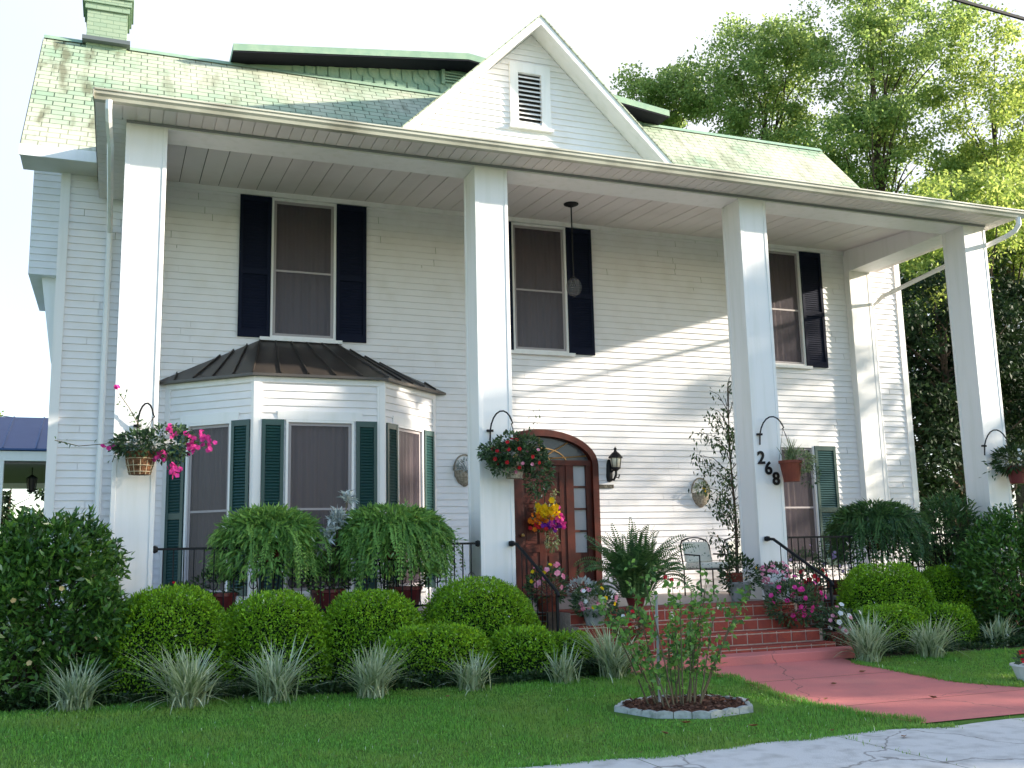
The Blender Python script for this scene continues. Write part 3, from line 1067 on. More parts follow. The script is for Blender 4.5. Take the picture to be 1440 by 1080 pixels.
# the wide low dormer behind the ridge
DX, DZ, DHW, DEZ, DY = 7.46, 11.10, 4.42, 10.55, 4.72
WY = 5.24
mb = MB()
for s in (-1, 1):
    a = [(DX, DZ), (DX + s * DHW, DEZ), (DX + s * DHW, DEZ - 0.13), (DX, DZ - 0.13)]
    n0 = len(mb.v)
    mb.v += [(x, DY, z) for x, z in a] + [(x, 10.0, z) for x, z in a]
    mb.f += [(n0 + 0, n0 + 1, n0 + 5, n0 + 4), (n0 + 0, n0 + 3, n0 + 2, n0 + 1), (n0 + 1, n0 + 2, n0 + 6, n0 + 5)]
dr = mb.build('dormer_roof', GREENP, house)
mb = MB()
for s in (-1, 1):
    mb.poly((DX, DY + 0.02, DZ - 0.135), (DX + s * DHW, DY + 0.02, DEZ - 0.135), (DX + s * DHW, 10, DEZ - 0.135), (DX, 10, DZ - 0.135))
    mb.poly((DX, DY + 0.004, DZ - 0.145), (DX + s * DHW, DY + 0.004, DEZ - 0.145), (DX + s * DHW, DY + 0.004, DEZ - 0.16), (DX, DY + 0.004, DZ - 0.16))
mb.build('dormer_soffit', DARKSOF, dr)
mb = MB()
hw = DHW - 0.35
zt_ = lambda x: DZ - 0.135 - abs(x - DX) * (DZ - DEZ) / DHW
mb.poly((DX - hw, WY, RZ - 0.4), (DX + hw, WY, RZ - 0.4), (DX + hw, WY, zt_(DX + hw)), (DX, WY, zt_(DX)), (DX - hw, WY, zt_(DX - hw)))
for s in (-1, 1):
    mb.poly((DX + s * hw, WY, 9), (DX + s * hw, 10, 9), (DX + s * hw, 10, zt_(DX + hw)), (DX + s * hw, WY, zt_(DX + hw)))
# rows of half round scales
row = 0
z = RZ + 0.10
while z < DZ - 0.1:
    x = DX - hw + (0.11 if row % 2 else 0)
    while x < DX + hw:
        if z + 0.06 < zt_(x):
            p = [(x + 0.10 * math.cos(t), WY - 0.034 + 0.012 * (1 + math.sin(t)), z + 0.11 * math.sin(t)) for t in np.linspace(math.pi, 2 * math.pi, 9)]
            top = min(z + 0.16, zt_(x))
            mb.poly((x + 0.10, WY - 0.012, top), (x - 0.10, WY - 0.012, top), *p)
        x += 0.22
    z += 0.15
    row += 1
mb.build('dormer_wall', GREENP, house)
mb = MB()
for k_ in range(4):
    mb.box(7.12, 7.86, WY - 0.07, WY - 0.05, 10.67 + 0.06 * k_, 10.70 + 0.06 * k_)
mb.box(7.05, 7.12, WY - 0.075, WY - 0.036, 10.62, 10.93)
mb.box(7.86, 7.93, WY - 0.075, WY - 0.036, 10.62, 10.93)
mb.build('dormer_vent', GREENP, house)

# the white gable over the porch
GX, GZA, GPY, GFY, GWY = 7.855, 10.555, 0.963, 2.05, 2.49
GHW = 3.02
mb = MB()
siding(mb, (0, GWY, 0), (1, 0, 0), (0, -1, 0), 7.40, GZA - 0.16, lambda z: GX - (GZA - 0.16 - z) / GPY, lambda z: GX + (GZA - 0.16 - z) / GPY, [(7.43, 8.14, 8.68, 9.80)])
mb.build('gable_wall', WHITE, house)
mb = MB()
for s in (-1, 1):
    zb_ = GZA - GHW * GPY
    # rake fascia
    n0 = len(mb.v)
    a = [(GX, GZA - 0.02), (GX + s * GHW, zb_ - 0.02), (GX + s * GHW, zb_ - 0.18), (GX, GZA - 0.18)]
    mb.v += [(x, GFY, z) for x, z in a] + [(x, GFY + 0.03, z) for x, z in a]
    mb.f += [(n0, n0 + 1, n0 + 2, n0 + 3), (n0 + 4, n0 + 7, n0 + 6, n0 + 5), (n0, n0 + 4, n0 + 5, n0 + 1), (n0 + 3, n0 + 2, n0 + 6, n0 + 7), (n0 + 1, n0 + 5, n0 + 6, n0 + 2)]
mb.build('rake_board', TRIM, house)
mb = MB()
for s in (-1, 1):
    L_ = GHW
    m_ = 9
    for k_ in range(m_):
        a, b = GX + s * L_ * (k_ / m_ + 0.003), GX + s * L_ * ((k_ + 1) / m_ - 0.003)
        za, zb_ = GZA - 0.15 - abs(a - GX) * GPY, GZA - 0.15 - abs(b - GX) * GPY
        mb.poly((a, GFY + 0.03, za), (b, GFY + 0.03, zb_), (b, GWY - 0.002, zb_), (a, GWY - 0.002, za))
    mb.poly((GX, GFY + 0.03, GZA - 0.145), (GX + s * L_, GFY + 0.03, GZA - 0.145 - L_ * GPY), (GX + s * L_, GWY, GZA - 0.145 - L_ * GPY), (GX, GWY, GZA - 0.145))
mb.build('gable_soffit', TRIM, house)
mb = MB()
for s in (-1, 1):
    a = [(GX, GZA), (GX + s * (GHW + 0.02), GZA - (GHW + 0.02) * GPY), (GX + s * (GHW + 0.02), GZA - (GHW + 0.02) * GPY - 0.03), (GX, GZA - 0.03)]
    n0 = len(mb.v)
    mb.v += [(x, GFY - 0.02, z) for x, z in a] + [(x, 5.2, z) for x, z in a]
    mb.f += [(n0, n0 + 1, n0 + 5, n0 + 4), (n0, n0 + 3, n0 + 2, n0 + 1), (n0 + 1, n0 + 2, n0 + 6, n0 + 5), (n0 + 3, n0 + 7, n0 + 6, n0 + 2)]
mb.build('gable_roof', SHINGLE, house)
mb = MB()
for (x0, x1, z0, z1) in ((7.415, 7.565, 8.67, 9.82), (7.995, 8.165, 8.67, 9.82), (7.565, 7.995, 9.65, 9.82), (7.565, 7.995, 8.67, 8.72)):
    mb.box(x0, x1, GWY - 0.05, GWY + 0.03, z0, z1)
mb.box(7.39, 8.19, GWY - 0.09, GWY + 0.03, 8.62, 8.67)
vt = mb.build('gable_vent', TRIM, house)
mb = MB()
for k_ in range(11):
    z = 8.745 + k_ * 0.082
    mb.poly((7.565, GWY - 0.035, z), (7.995, GWY - 0.035, z), (7.995, GWY + 0.02, z + 0.052), (7.565, GWY + 0.02, z + 0.052))
    mb.poly((7.565, GWY - 0.035, z - 0.008), (7.995, GWY - 0.035, z - 0.008), (7.995, GWY - 0.035, z), (7.565, GWY - 0.035, z))
mb.build('louvre', TRIM, vt)
mb = MB()
mb.poly((7.55, GWY + 0.035, 8.7), (8.01, GWY + 0.035, 8.7), (8.01, GWY + 0.035, 9.7), (7.55, GWY + 0.035, 9.7))
mb.build('vent_backing', DARKIN, vt)


# ---- windows and shutters
def local(o, u, n):
    o, u, n = Vector(o), Vector(u).normalized(), Vector(n).normalized()
    return lambda a, b, z: tuple(o + u * a + n * b + Vector((0, 0, z)))


def shutter(T, a0, a1, z0, z1, parent, split=0.46, m_=None):
    mb = MB()
    st = min(0.055, (a1 - a0) * 0.16)
    y0, y1 = 0.018, 0.05
    mb.box(a0, a0 + st, y0, y1, z0, z1, T)
    mb.box(a1 - st, a1, y0, y1, z0, z1, T)
    zm = z0 + (z1 - z0) * split
    rails = ((z0, z0 + 0.11), (zm - 0.045, zm + 0.045), (z1 - 0.085, z1))
    for a, b in rails:
        mb.box(a0 + st, a1 - st, y0, y1 - 0.003, a, b, T)
    for (a, b) in ((rails[0][1], rails[1][0]), (rails[1][1], rails[2][0])):
        n_ = int((b - a) / 0.042)
        p = (b - a) / n_
        yf = y1 - 0.006 if m_ is None or m_ is SHUT else y0 + 0.016
        for k_ in range(n_):
            z = a + k_ * p
            mb.poly(*[T(*q) for q in ((a0 + st, yf, z + 0.004), (a1 - st, yf, z + 0.004), (a1 - st, y0 + 0.003, z + p * 0.95), (a0 + st, y0 + 0.003, z + p * 0.95))])
            mb.poly(*[T(*q) for q in ((a0 + st, yf, z + 0.004), (a1 - st, yf, z + 0.004), (a1 - st, yf - 0.003, z - 0.004), (a0 + st, yf - 0.003, z - 0.004))])
    mb.poly(*[T(*q) for q in ((a0 + st, y0 + 0.001, z0), (a1 - st, y0 + 0.001, z0), (a1 - st, y0 + 0.001, z1), (a0 + st, y0 + 0.001, z1))])
    return mb.build('shutter', m_ or SHUT, parent)


def window(o, u, n, a0, a1, z0, z1, sw=0.0, gap=0.0, header=True, meet=0.48, curtain=True, swr=None, sill=True):
    T = local(o, u, n)
    mb = MB()
    cs = 0.034
    mb.box(a0, a0 + cs, -0.10, 0.032, z0, z1, T)
    mb.box(a1 - cs, a1, -0.10, 0.032, z0, z1, T)
    mb.box(a0 + cs, a1 - cs, -0.10, 0.030, z1 - cs, z1, T)
    mb.box(a0 + cs, a1 - cs, -0.10, 0.030, z0, z0 + cs, T)
    w = mb.build('window', TRIM, house)
    mb = MB()
    i0, i1, j0, j1 = a0 + cs, a1 - cs, z0 + cs, z1 - cs
    zm = z0 + (z1 - z0) * meet
    s = 0.045
    G = mat_sash
    mb.box(i0, i0 + s, -0.03, -0.004, j0, j1, T)
    mb.box(i1 - s, i1, -0.03, -0.004, j0, j1, T)
    mb.box(i0 + s, i1 - s, -0.03, -0.005, j0, j0 + s, T)
    mb.box(i0 + s, i1 - s, -0.03, -0.005, j1 - s, j1, T)
    mb.box(i0 + s, i1 - s, -0.03, -0.005, zm - 0.016, zm + 0.016, T)
    mb.build('sash', G, w)
    mb = MB()
    mb.poly(*[T(*q) for q in ((i0, -0.012, j0), (i1, -0.012, j0), (i1, -0.012, j1), (i0, -0.012, j1))])
    mb.build('pane', PANE, w)
    if curtain:
        mb = MB()
        m_ = 40
        for k_ in range(m_):
            f0, f1 = k_ / m_, (k_ + 1) / m_
            wv = lambda f: -0.10 + 0.018 * math.sin(f * 46) + 0.008 * math.sin(f * 17 + 2)
            mb.poly(*[T(*q) for q in ((i0 + (i1 - i0) * f0, wv(f0), j0), (i0 + (i1 - i0) * f1, wv(f1), j0), (i0 + (i1 - i0) * f1, wv(f1), j1), (i0 + (i1 - i0) * f0, wv(f0), j1))])
        mb.build('curtain', CURTAIN, w)
    mb = MB()
    mb.box(a0 - 0.02, a1 + 0.02, -0.35, -0.34, z0 - 0.05, z1 + 0.05, T)
    mb.build('room', DARKIN, w)
    if sill:
        mb = MB()
        mb.box(a0 - 0.16, a1 + 0.10, 0.0, 0.085, z0 - 0.055, z0 - 0.002, T)
        mb.build('sill', TRIM, w)
    if header:
        mb = MB()
        mb.box(a0 - 0.12, a1 + 0.12, 0.0, 0.028, z1 + 0.002, z1 + 0.13, T)
        mb.build('header', TRIM, w)
    if sw:
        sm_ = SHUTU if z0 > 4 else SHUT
        shutter(T, a0 - gap - sw, a0 - gap, z0 - 0.01, z1 + 0.0, w, m_=sm_)
        r = swr or sw
        shutter(T, a1 + gap, a1 + gap + r, z0 - 0.01, z1 + 0.0, w, m_=sm_)
    return w


mat_sash = mat('grey mauve sash paint', (0.36, 0.32, 0.33), 0.5, 0.4)
for a, b in WIN_UP:
    window((0, D, 0), (1, 0, 0), (0, -1, 0), a, b, ZBOT, ZT, sw=0.487, gap=0.006, header=False)
window((0, D, 0), (1, 0, 0), (0, -1, 0), LOWWIN[0], LOWWIN[1], 1.15, 3.36, sw=0.475, gap=0.006, header=True)

# ---- bay window
BY = 2.0
bl, br2 = (3.23, BY), (5.06, BY)
wl, wr = (BAYL, D), (BAYR, D)
facets = [(wl, bl), (bl, br2), (br2, wr)]
win_spec = [(0.40, 1.19, 0.31, 0.012), (0.42, 1.41, 0.31, 0.03), (0.40, 1.17, 0.30, 0.014)]
mbw, mbp = MB(), MB()
for (p, q), (a0, a1, sw, gp_) in zip(facets, win_spec):
    o = Vector((p[0], p[1], 0))
    u = Vector((q[0] - p[0], q[1] - p[1], 0))
    L_ = u.length
    u.normalize()
    n_ = Vector((u.y, -u.x, 0))
    siding(mbw, o, u, n_, F0, 4.08, lambda z: 0.0, lambda z, L_=L_: L_, [(a0, a1, 1.0, 3.46)])
    window(o, u, n_, a0, a1, 1.0, 3.46, sw=sw, gap=gp_, header=True, sill=True)
    T = local(o, u, n_)
    mbp.box(-0.01 if p != bl else 0.0, 0.075, 0.0, 0.028, F0, 4.07, T)
    mbp.box(L_ - 0.075, L_ + 0.01 if q != br2 else L_, 0.0, 0.026, F0, 4.07, T)
    mbp.box(0.0, L_, 0.0, 0.034, 4.0, 4.085, T)
mbw.build('bay_wall', WHITE, house)
for cxp in (bl, br2):
    mbp.box(cxp[0] - 0.04, cxp[0] + 0.04, cxp[1] - 0.032, cxp[1] + 0.05, F0, 4.085)
mbp.build('bay_trim', TRIM, house)
e1, e2 = (3.16, 1.88, 4.115), (5.13, 1.88, 4.115)
t1, t2 = (3.40, D - 0.02, 4.84), (4.56, D - 0.02, 4.84)
s1, s2 = (1.89, D - 0.02, 4.115), (6.40, D - 0.02, 4.115)
mb = MB()
mb.poly(e1, e2, t2, t1)
mb.poly(s1, e1, t1)
mb.poly(e2, s2, t2)
dn = lambda p, d=0.035: (p[0], p[1], p[2] - d)
mb.poly(dn(e1), dn(e2), e2, e1)
mb.poly(dn(s1), dn(e1), e1, s1)
mb.poly(dn(e2), dn(s2), s2, e2)
mb.poly(dn(s1), dn(e1), dn(e2), dn(s2))


def lerp(a, b, t):
    return tuple(a[i] + (b[i] - a[i]) * t for i in range(3))


def seam(a, b):
    A, B = Vector(a), Vector(b)
    d = (B - A).normalized()
    sd = d.cross(Vector((0, 0, 1))).normalized() * 0.008
    up_ = sd.cross(d).normalized() * 0.028
    if up_.z < 0:
        up_ = -up_
    mb.poly(A - sd, B - sd, B - sd + up_, A - sd + up_)
    mb.poly(A + sd, B + sd, B + sd + up_, A + sd + up_)
    mb.poly(A - sd + up_, B - sd + up_, B + sd + up_, A + sd + up_)


for k_ in range(0, 6):
    t = k_ / 5
    seam(lerp(e1, e2, t), lerp(t1, t2, t))
for k_ in range(1, 5):
    t = k_ / 5
    seam(lerp(s1, e1, t), lerp(s1, t1, t) if t < 0.25 else lerp(s1, t1, 0.35 + 0.65 * t))
    seam(lerp(s2, e2, t), lerp(s2, t2, t) if t < 0.25 else lerp(s2, t2, 0.35 + 0.65 * t))
mb.build('bay_roof', METALROOF, house)

# ---- front door in its arched frame
mb = MB()


def arch(hw, rise, n_=22):
    return [(DOORC + hw * math.cos(t), 2.95 + rise * math.sin(t)) for t in np.linspace(0, math.pi, n_)]


def arch_band(mb, hw0, r0, hw1, r1, ya, yb):
    A, B = arch(hw0, r0), arch(hw1, r1)
    A = [(DOORC + hw0, F0)] + A + [(DOORC - hw0, F0)]
    B = [(DOORC + hw1, F0)] + B + [(DOORC - hw1, F0)]
    for i in range(len(A) - 1):
        a, b, c, d = A[i], A[i + 1], B[i + 1], B[i]
        mb.poly((a[0], ya, a[1]), (b[0], ya, b[1]), (c[0], ya, c[1]), (d[0], ya, d[1]))
        mb.poly((a[0], ya, a[1]), (b[0], ya, b[1]), (b[0], yb, b[1]), (a[0], yb, a[1]))
        mb.poly((d[0], ya, d[1]), (c[0], ya, c[1]), (c[0], yb, c[1]), (d[0], yb, d[1]))


arch_band(mb, 1.03, 0.57, 0.93, 0.48, D - 0.10, D + 0.12)
arch_band(mb, 1.055, 0.595, 1.0, 0.54, D - 0.07, D + 0.02)
dfr = mb.build('door_frame', WOOD, house)
mb = MB()
yd = D - 0.02
mb.box(DOORC - 0.93, DOORC + 0.93, yd - 0.03, yd + 0.08, 2.94, 3.03)
for s in (-1, 1):
    mb.box(DOORC + s * 0.52 - 0.07, DOORC + s * 0.52 + 0.07, yd - 0.02, yd + 0.08, F0, 2.94)
    mb.box(DOORC + s * 0.88 - 0.05, DOORC + s * 0.88 + 0.05, yd - 0.01, yd + 0.08, F0, 2.94)
    mb.box(DOORC + s * 0.71 - 0.12, DOORC + s * 0.71 + 0.12, yd + 0.0, yd + 0.08, F0, 1.45)
    mb.box(DOORC + s * 0.71 - 0.07, DOORC + s * 0.71 + 0.07, yd - 0.012, yd + 0.0, F0 + 0.15, 1.33)
    for k_ in range(4):
        z = 1.45 + k_ * 0.372
        mb.box(DOORC + s * 0.71 - 0.12, DOORC + s * 0.71 + 0.12, yd + 0.004, yd + 0.07, z, z + 0.03)
mb.build('mullion', WOOD, dfr)
for s in (-1, 1):
    mb = MB()
    mb.poly((DOORC + s * 0.71 - 0.12, yd + 0.04, 1.45), (DOORC + s * 0.71 + 0.12, yd + 0.04, 1.45), (DOORC + s * 0.71 + 0.12, yd + 0.04, 2.94), (DOORC + s * 0.71 - 0.12, yd + 0.04, 2.94))
    mb.build('sidelight', SIDEGLASS, dfr)
mb = MB()
A = arch(0.93, 0.48)
for i in range(len(A) - 1):
    mb.poly((DOORC, yd + 0.05, 2.95), (A[i][0], yd + 0.05, A[i][1]), (A[i + 1][0], yd + 0.05, A[i + 1][1]))
mb.build('fanlight', FANGLASS, dfr)
mb = MB()
for t in np.linspace(0.35, math.pi - 0.35, 5):
    mb.tube([(DOORC + 0.18 * math.cos(t), yd + 0.035, 3.03 + 0.09 * math.sin(t)), (DOORC + 0.92 * math.cos(t), yd + 0.035, 2.95 + 0.47 * math.sin(t))], 0.012, 5)
mb.tube([(DOORC + 0.5 * math.cos(t), yd + 0.035, 2.97 + 0.27 * math.sin(t)) for t in np.linspace(0.1, math.pi - 0.1, 14)], 0.012, 5)
mb.tube([(DOORC + 0.18 * math.cos(t), yd + 0.035, 3.03 + 0.09 * math.sin(t)) for t in np.linspace(0, math.pi, 10)], 0.012, 5)
mb.build('fanlight_bar', mat('brass came', (0.45, 0.25, 0.10), 0.4, 0.5, 0.6), dfr)
mb = MB()
mb.poly((DOORX0, D + 0.5, F0), (DOORX1, D + 0.5, F0), (DOORX1, D + 0.5, 3.6), (DOORX0, D + 0.5, 3.6))
mb.build('hallway', DARKIN, dfr)
mb = MB()
mb.box(DOORC - 0.45, DOORC + 0.45, yd + 0.01, yd + 0.06, F0 + 0.02, 2.94)
mb.box(DOORC - 0.45, DOORC - 0.33, yd - 0.006, yd + 0.01, F0 + 0.02, 2.94)
mb.box(DOORC + 0.33, DOORC + 0.45, yd - 0.006, yd + 0.01, F0 + 0.02, 2.94)
mb.box(DOORC - 0.06, DOORC + 0.06, yd - 0.005, yd + 0.01, F0 + 0.02, 2.94)
for (a, b) in ((F0 + 0.02, 0.98), (1.50, 1.63), (2.30, 2.42), (2.82, 2.94)):
    mb.box(DOORC - 0.33, DOORC - 0.06, yd - 0.004, yd + 0.01, a, b)
    mb.box(DOORC + 0.06, DOORC + 0.33, yd - 0.004, yd + 0.01, a, b)
for sx in (-0.195, 0.195):
    for (a, b) in ((1.02, 1.46), (1.67, 2.26), (2.46, 2.78)):
        mb.box(DOORC + sx - 0.09, DOORC + sx + 0.09, yd - 0.001, yd + 0.01, a + 0.02, b - 0.02)
dl = mb.build('door', WOOD, house, bevel=0.004)
mb = MB()
mb.lathe([(0.0, -0.03), (0.03, -0.02), (0.032, 0.0), (0.02, 0.025), (0.0, 0.03)], (DOORC - 0.38, yd - 0.07, 1.78), 12)
mb.tube([(DOORC - 0.38, yd - 0.05, 1.78), (DOORC - 0.38, yd, 1.78)], 0.012, 6)
mb.build('door_handle', mat('brass', (0.5, 0.33, 0.12), 0.3, 0.5, 1.0), dl)

# ---- porch floor and steps
mb = MB()
mb.box(0.95, 15.5, -0.05, D, 0.0, F0 - 0.04)
mb.build('porch_base', brick_mat('red brick base', (0.26, 0.06, 0.04), (0.2, 0.05, 0.035), (0.42, 0.36, 0.32), 0.21, 0.075), house)
mb = MB()
mb.box(0.93, 15.52, -0.09, D + 0.02, F0 - 0.04, F0)
mb.build('porch_floor', FLOORP, house)
SX0, SX1 = 6.75, 10.15
mbm, mbb = MB(), MB()
tops = [0.75, 0.592, 0.434, 0.276]
fronts = [-0.85, -1.10, -1.35, -1.60]
for i, (zt, yf) in enumerate(zip(tops, fronts)):
    back = -0.092
    w0, w1 = SX0 - 0.0, SX1 + 0.0
    mbm.box(w0 - 0.002 * i, w1 + 0.002 * i, yf, back + 0.001 * i, 0.06, zt - 0.008)
    x = w0 - (0.11 if i % 2 else 0.0)
    rise_bot = (tops[i + 1] if i < 3 else 0.10)
    while x < w1:
        a, b = max(x + 0.009, w0 + 0.004), min(x + 0.215, w1 - 0.004)
        if b - a > 0.03:
            j = random.uniform(-0.002, 0.002)
            mbb.box(a, b, yf - 0.008 + j, yf + 0.06, rise_bot + 0.012, zt - 0.034)
            mbb.box(a, b, yf - 0.004 + j, yf + 0.22, zt - 0.020, zt + j)
        x += 0.224
    if i == 0:
        for yb in (-0.62, -0.39):
            x = w0
            while x < w1:
                mbb.box(x + 0.009, min(x + 0.215, w1), yb, yb + 0.21, zt - 0.02, zt)
                x += 0.224
st = mbm.build('steps', MORTAR, house)
mbb.build('brick', BRICK, st)
mb = MB()
mb.box(7.0, 10.45, -1.95, -1.60, 0.02, 0.215)
mb.build('bottom_step', REDCON, house, bevel=0.012)


def text(ch, loc, size, m_, name, parent, ext=0.004, off=0.006):
    cu = bpy.data.curves.new(name, 'FONT')
    cu.body = ch
    cu.size = size
    cu.extrude = ext
    cu.offset = off
    cu.align_x = 'CENTER'
    cu.align_y = 'CENTER'
    tmp = bpy.data.objects.new(name + '_curve', cu)
    me = bpy.data.meshes.new_from_object(tmp)
    bpy.data.objects.remove(tmp)
    me.materials.clear()
    me.materials.append(m_)
    o = bpy.data.objects.new(name, me)
    C.objects.link(o)
    o.rotation_euler = (math.pi / 2, 0, 0)
    o.location = Vector(loc) - Vector(parent.location)
    o.parent = parent
    return o


for ch_, x, z in (('2', 10.309, 2.80), ('6', 10.425, 2.645), ('8', 10.548, 2.49)):
    text(ch_, (x, -0.012, z), 0.26, IRON, 'house_number', house, 0.006, 0.007)
for ch_, x in (('2', 7.74), ('6', 7.964), ('8', 8.188)):
    o = text(ch_, (x - 0.0, fronts[0] - 0.013, 0.652), 0.13, DIGITW, 'brick_number', house, 0.002, 0.001)
mb = MB()
mb.box(9.13, 9.40, D - 0.035, D - 0.004, 2.56, 2.62)
mb.build('plaque', PLAQUE, house)

# ---- porch railings and stair handrails


def rail_run(x0, x1, y, name='porch_railing'):
    mb = MB()
    zt = 1.63
    mb.box(x0, x1, y - 0.02, y + 0.02, zt - 0.012, zt + 0.016)
    mb.box(x0, x1, y - 0.012, y + 0.012, F0 + 0.10, F0 + 0.125)
    n_ = int((x1 - x0) / 0.115)
    for i in range(1, n_):
        x = x0 + (x1 - x0) * i / n_
        mb.box(x - 0.007, x + 0.007, y - 0.007, y + 0.007, F0 + 0.125, zt - 0.012)
        if i % 4 == 2:
            zc = 1.2
            mb.tube([(x + 0.045 * math.cos(t), y, zc + 0.06 * math.sin(t)) for t in np.linspace(0, 2 * math.pi, 13)], 0.006, 5)
    for x in (x0, x1):
        mb.lathe([(0.0, -0.045), (0.035, -0.03), (0.04, 0), (0.035, 0.03), (0.0, 0.045)], (x + (0.02 if x == x0 else -0.02), y, zt), 10)
    mb.build(name, IRON, house)


rail_run(COLX[0] + WC, COLX[1], 0.06)
rail_run(COLX[2] + WC, COLX[3], 0.06)
for (xa, xb) in ((6.31, 6.52), (10.31, 10.62)):
    mb = MB()
    P0, P1 = Vector((xa, -0.03, 1.62)), Vector((xa + 0.03, -0.14, 1.61))
    P2 = Vector((xb, -1.0, 1.02))
    mb.tube([P0, P1, P1 + (P2 - P1) * 0.5, P2, P2 + Vector((0, -0.05, -0.06))], 0.022, 8)
    mb.lathe([(0.0, -0.04), (0.04, -0.03), (0.045, 0), (0.04, 0.03), (0.0, 0.04)], (xa, -0.03, 1.62), 10)
    mb.tube([P1 + Vector((0, 0, -0.72)), P2 + Vector((0, 0, -0.62))], 0.012, 6)
    for i in range(1, 8):
        q = P1 + (P2 - P1) * (i / 8)
        mb.tube([q, q + Vector((0, 0, -0.72 + 0.1 * i / 8))], 0.007, 5)
    mb.tube([P2, (P2.x, P2.y, 0.12)], 0.021, 8)
    mb.lathe([(0.03, 0.0), (0.03, 0.05), (0.024, 0.06)], (P2.x, P2.y, 0.10), 10)
    mb.build('handrail', IRON, house)

# ---- small side wing with its overhanging upper floor
mb = MB()
siding(mb, (0, 4.0, 0), (1, 0, 0), (0, -1, 0), 5.88, 7.9, lambda z: 0.02, lambda z: XL - 0.02)
mb.poly((0.02, 4.0, 5.88), (XL, 4.0, 5.88), (XL, 6.5, 5.88), (0.02, 6.5, 5.88))
mb.poly((0.02, 4.0, 5.88), (0.02, 6.5, 5.88), (0.02, 6.5, 8.2), (0.02, 4.0, 8.0))
mb.build('side_bay', WHITE, house)
mb = MB()
n0 = len(mb.v)
mb.v += [(0.20, 4.15, 5.88), (XL, 4.15, 5.88), (XL, 4.15, 4.5), (0.39, 4.15, 4.55), (0.20, 5.8, 5.88), (XL, 5.8, 5.88), (XL, 5.8, 4.5), (0.39, 5.8, 4.55)]
mb.f += [tuple(n0 + i for i in q) for q in ((0, 1, 2, 3), (0, 3, 7, 4), (3, 2, 6, 7), (4, 7, 6, 5))]
mb.build('side_bracket', TRIM, house)

# ------------------------------------------------------------------ carport at the left
cp = thing('carport', 'side carport with blue metal roof and white beam beside the left wall', 'carport', (-2.0, 8.0, 0))
mb = MB()
mb.extrude_x([(6.0, 3.37), (6.0, 3.40), (7.6, 4.13), (11.0, 3.4), (11.0, 3.37), (7.6, 4.05)], -6.0, 0.47)
for k_ in range(13):
    x = -5.9 + k_ * 0.5
    mb.poly((x, 6.0, 3.40), (x + 0.02, 6.0, 3.42), (x + 0.02, 7.6, 4.15), (x, 7.6, 4.13))
    mb.poly((x + 0.04, 6.0, 3.40), (x + 0.02, 6.0, 3.42), (x + 0.02, 7.6, 4.15), (x + 0.04, 7.6, 4.13))
mb.build('roof', BLUEROOF, cp)
for ya, yb, za in ((6.06, 6.2, 3.20), (10.8, 10.95, 3.05)):
    mb = MB()
    mb.box(-6.0, 0.47, ya, yb, za, 3.36)
    mb.build('beam', TRIM, cp)
mb = MB()
mb.box(-6.0, 0.46, 6.2, 10.8, 3.16, 3.19)
mb.build('ceiling', mat('dim carport ceiling', (0.22, 0.19, 0.19), 0.8), cp)
for px, py in ((-0.42, 6.13), (-3.2, 6.13), (-1.7, 10.87), (-4.2, 10.87), (-5.9, 6.13)):
    mb = MB()
    mb.box(px - 0.06, px + 0.06, py - 0.06, py + 0.06, 0.08, 3.2 if py < 8 else 3.06)
    mb.build('post', TRIM, cp)
hl = thing('hanging_lantern', 'small dark lantern hanging under the blue roofed carport', 'lantern', (0.02, 6.9, 3.16))
mb = MB()
mb.tube([(0.02, 6.9, 3.16), (0.02, 6.9, 3.02)], 0.01, 6)
mb.lathe([(0.0, 0.30), (0.03, 0.28), (0.09, 0.24), (0.085, 0.22)], (0.02, 6.9, 2.74), 8)
mb.lathe([(0.05, -0.01), (0.06, 0.02), (0.0, -0.04)][::-1], (0.02, 6.9, 2.74), 8)
for t in np.linspace(0, 2 * math.pi, 7)[:-1]:
    mb.tube([(0.02 + 0.06 * math.cos(t), 6.9 + 0.06 * math.sin(t), 2.75), (0.02 + 0.085 * math.cos(t), 6.9 + 0.085 * math.sin(t), 2.97)], 0.008, 5)
mb.build('frame', IRON, hl)
mb = MB()
mb.lathe([(0.05, 0.0), (0.075, 0.21)], (0.02, 6.9, 2.76), 8)
mb.build('glass', mat('smoked glass', (0.05, 0.04, 0.04), 0.2), hl)

# ------------------------------------------------------------------ lamps on the porch
pl = thing('pendant_lamp', 'black rod pendant lamp with clear glass globe hanging from the porch ceiling', 'lamp', (8.225, 1.88, 7.155))
mb = MB()
mb.lathe([(0.0, -0.06), (0.03, -0.055), (0.12, -0.015), (0.125, 0.0)], (8.225, 1.88, 7.155), 16)
mb.build('canopy', IRON, pl)
mb = MB()
mb.tube([(8.225, 1.88, 7.11), (8.225, 1.88, 5.88)], 0.012, 6)
mb.build('rod', IRON, pl)
mb = MB()
prof = [(0.13 * math.sin(t), -0.15 * math.cos(t)) for t in np.linspace(0.12, math.pi - 0.25, 14)]
mb.lathe(prof, (8.225, 1.88, 5.74), 20)
mb.build('globe', CLEARG, pl, smooth=True)
mb = MB()
mb.lathe([(0.0, 0.0), (0.05, 0.01), (0.05, 0.03), (0.02, 0.05)], (8.225, 1.88, 5.86), 12)
for k_ in range(3):
    t = k_ * 2.1
    mb.tube([(8.225, 1.88, 5.868), (8.225 + 0.04 * math.cos(t), 1.88 + 0.04 * math.sin(t), 5.76)], 0.009, 6)
mb.build('socket', IRON, pl)
mb = MB()
mb.lathe([(0.0, -0.03), (0.02, -0.02), (0.0, 0.0)], (8.225, 1.88, 5.595), 8)
mb.build('finial', IRON, pl)
wl_ = thing('wall_lantern', 'black coach lantern with frosted glass on the clapboards right of the door', 'lantern', (9.39, D, 2.95))
lx, ly = 9.39, D - 0.16
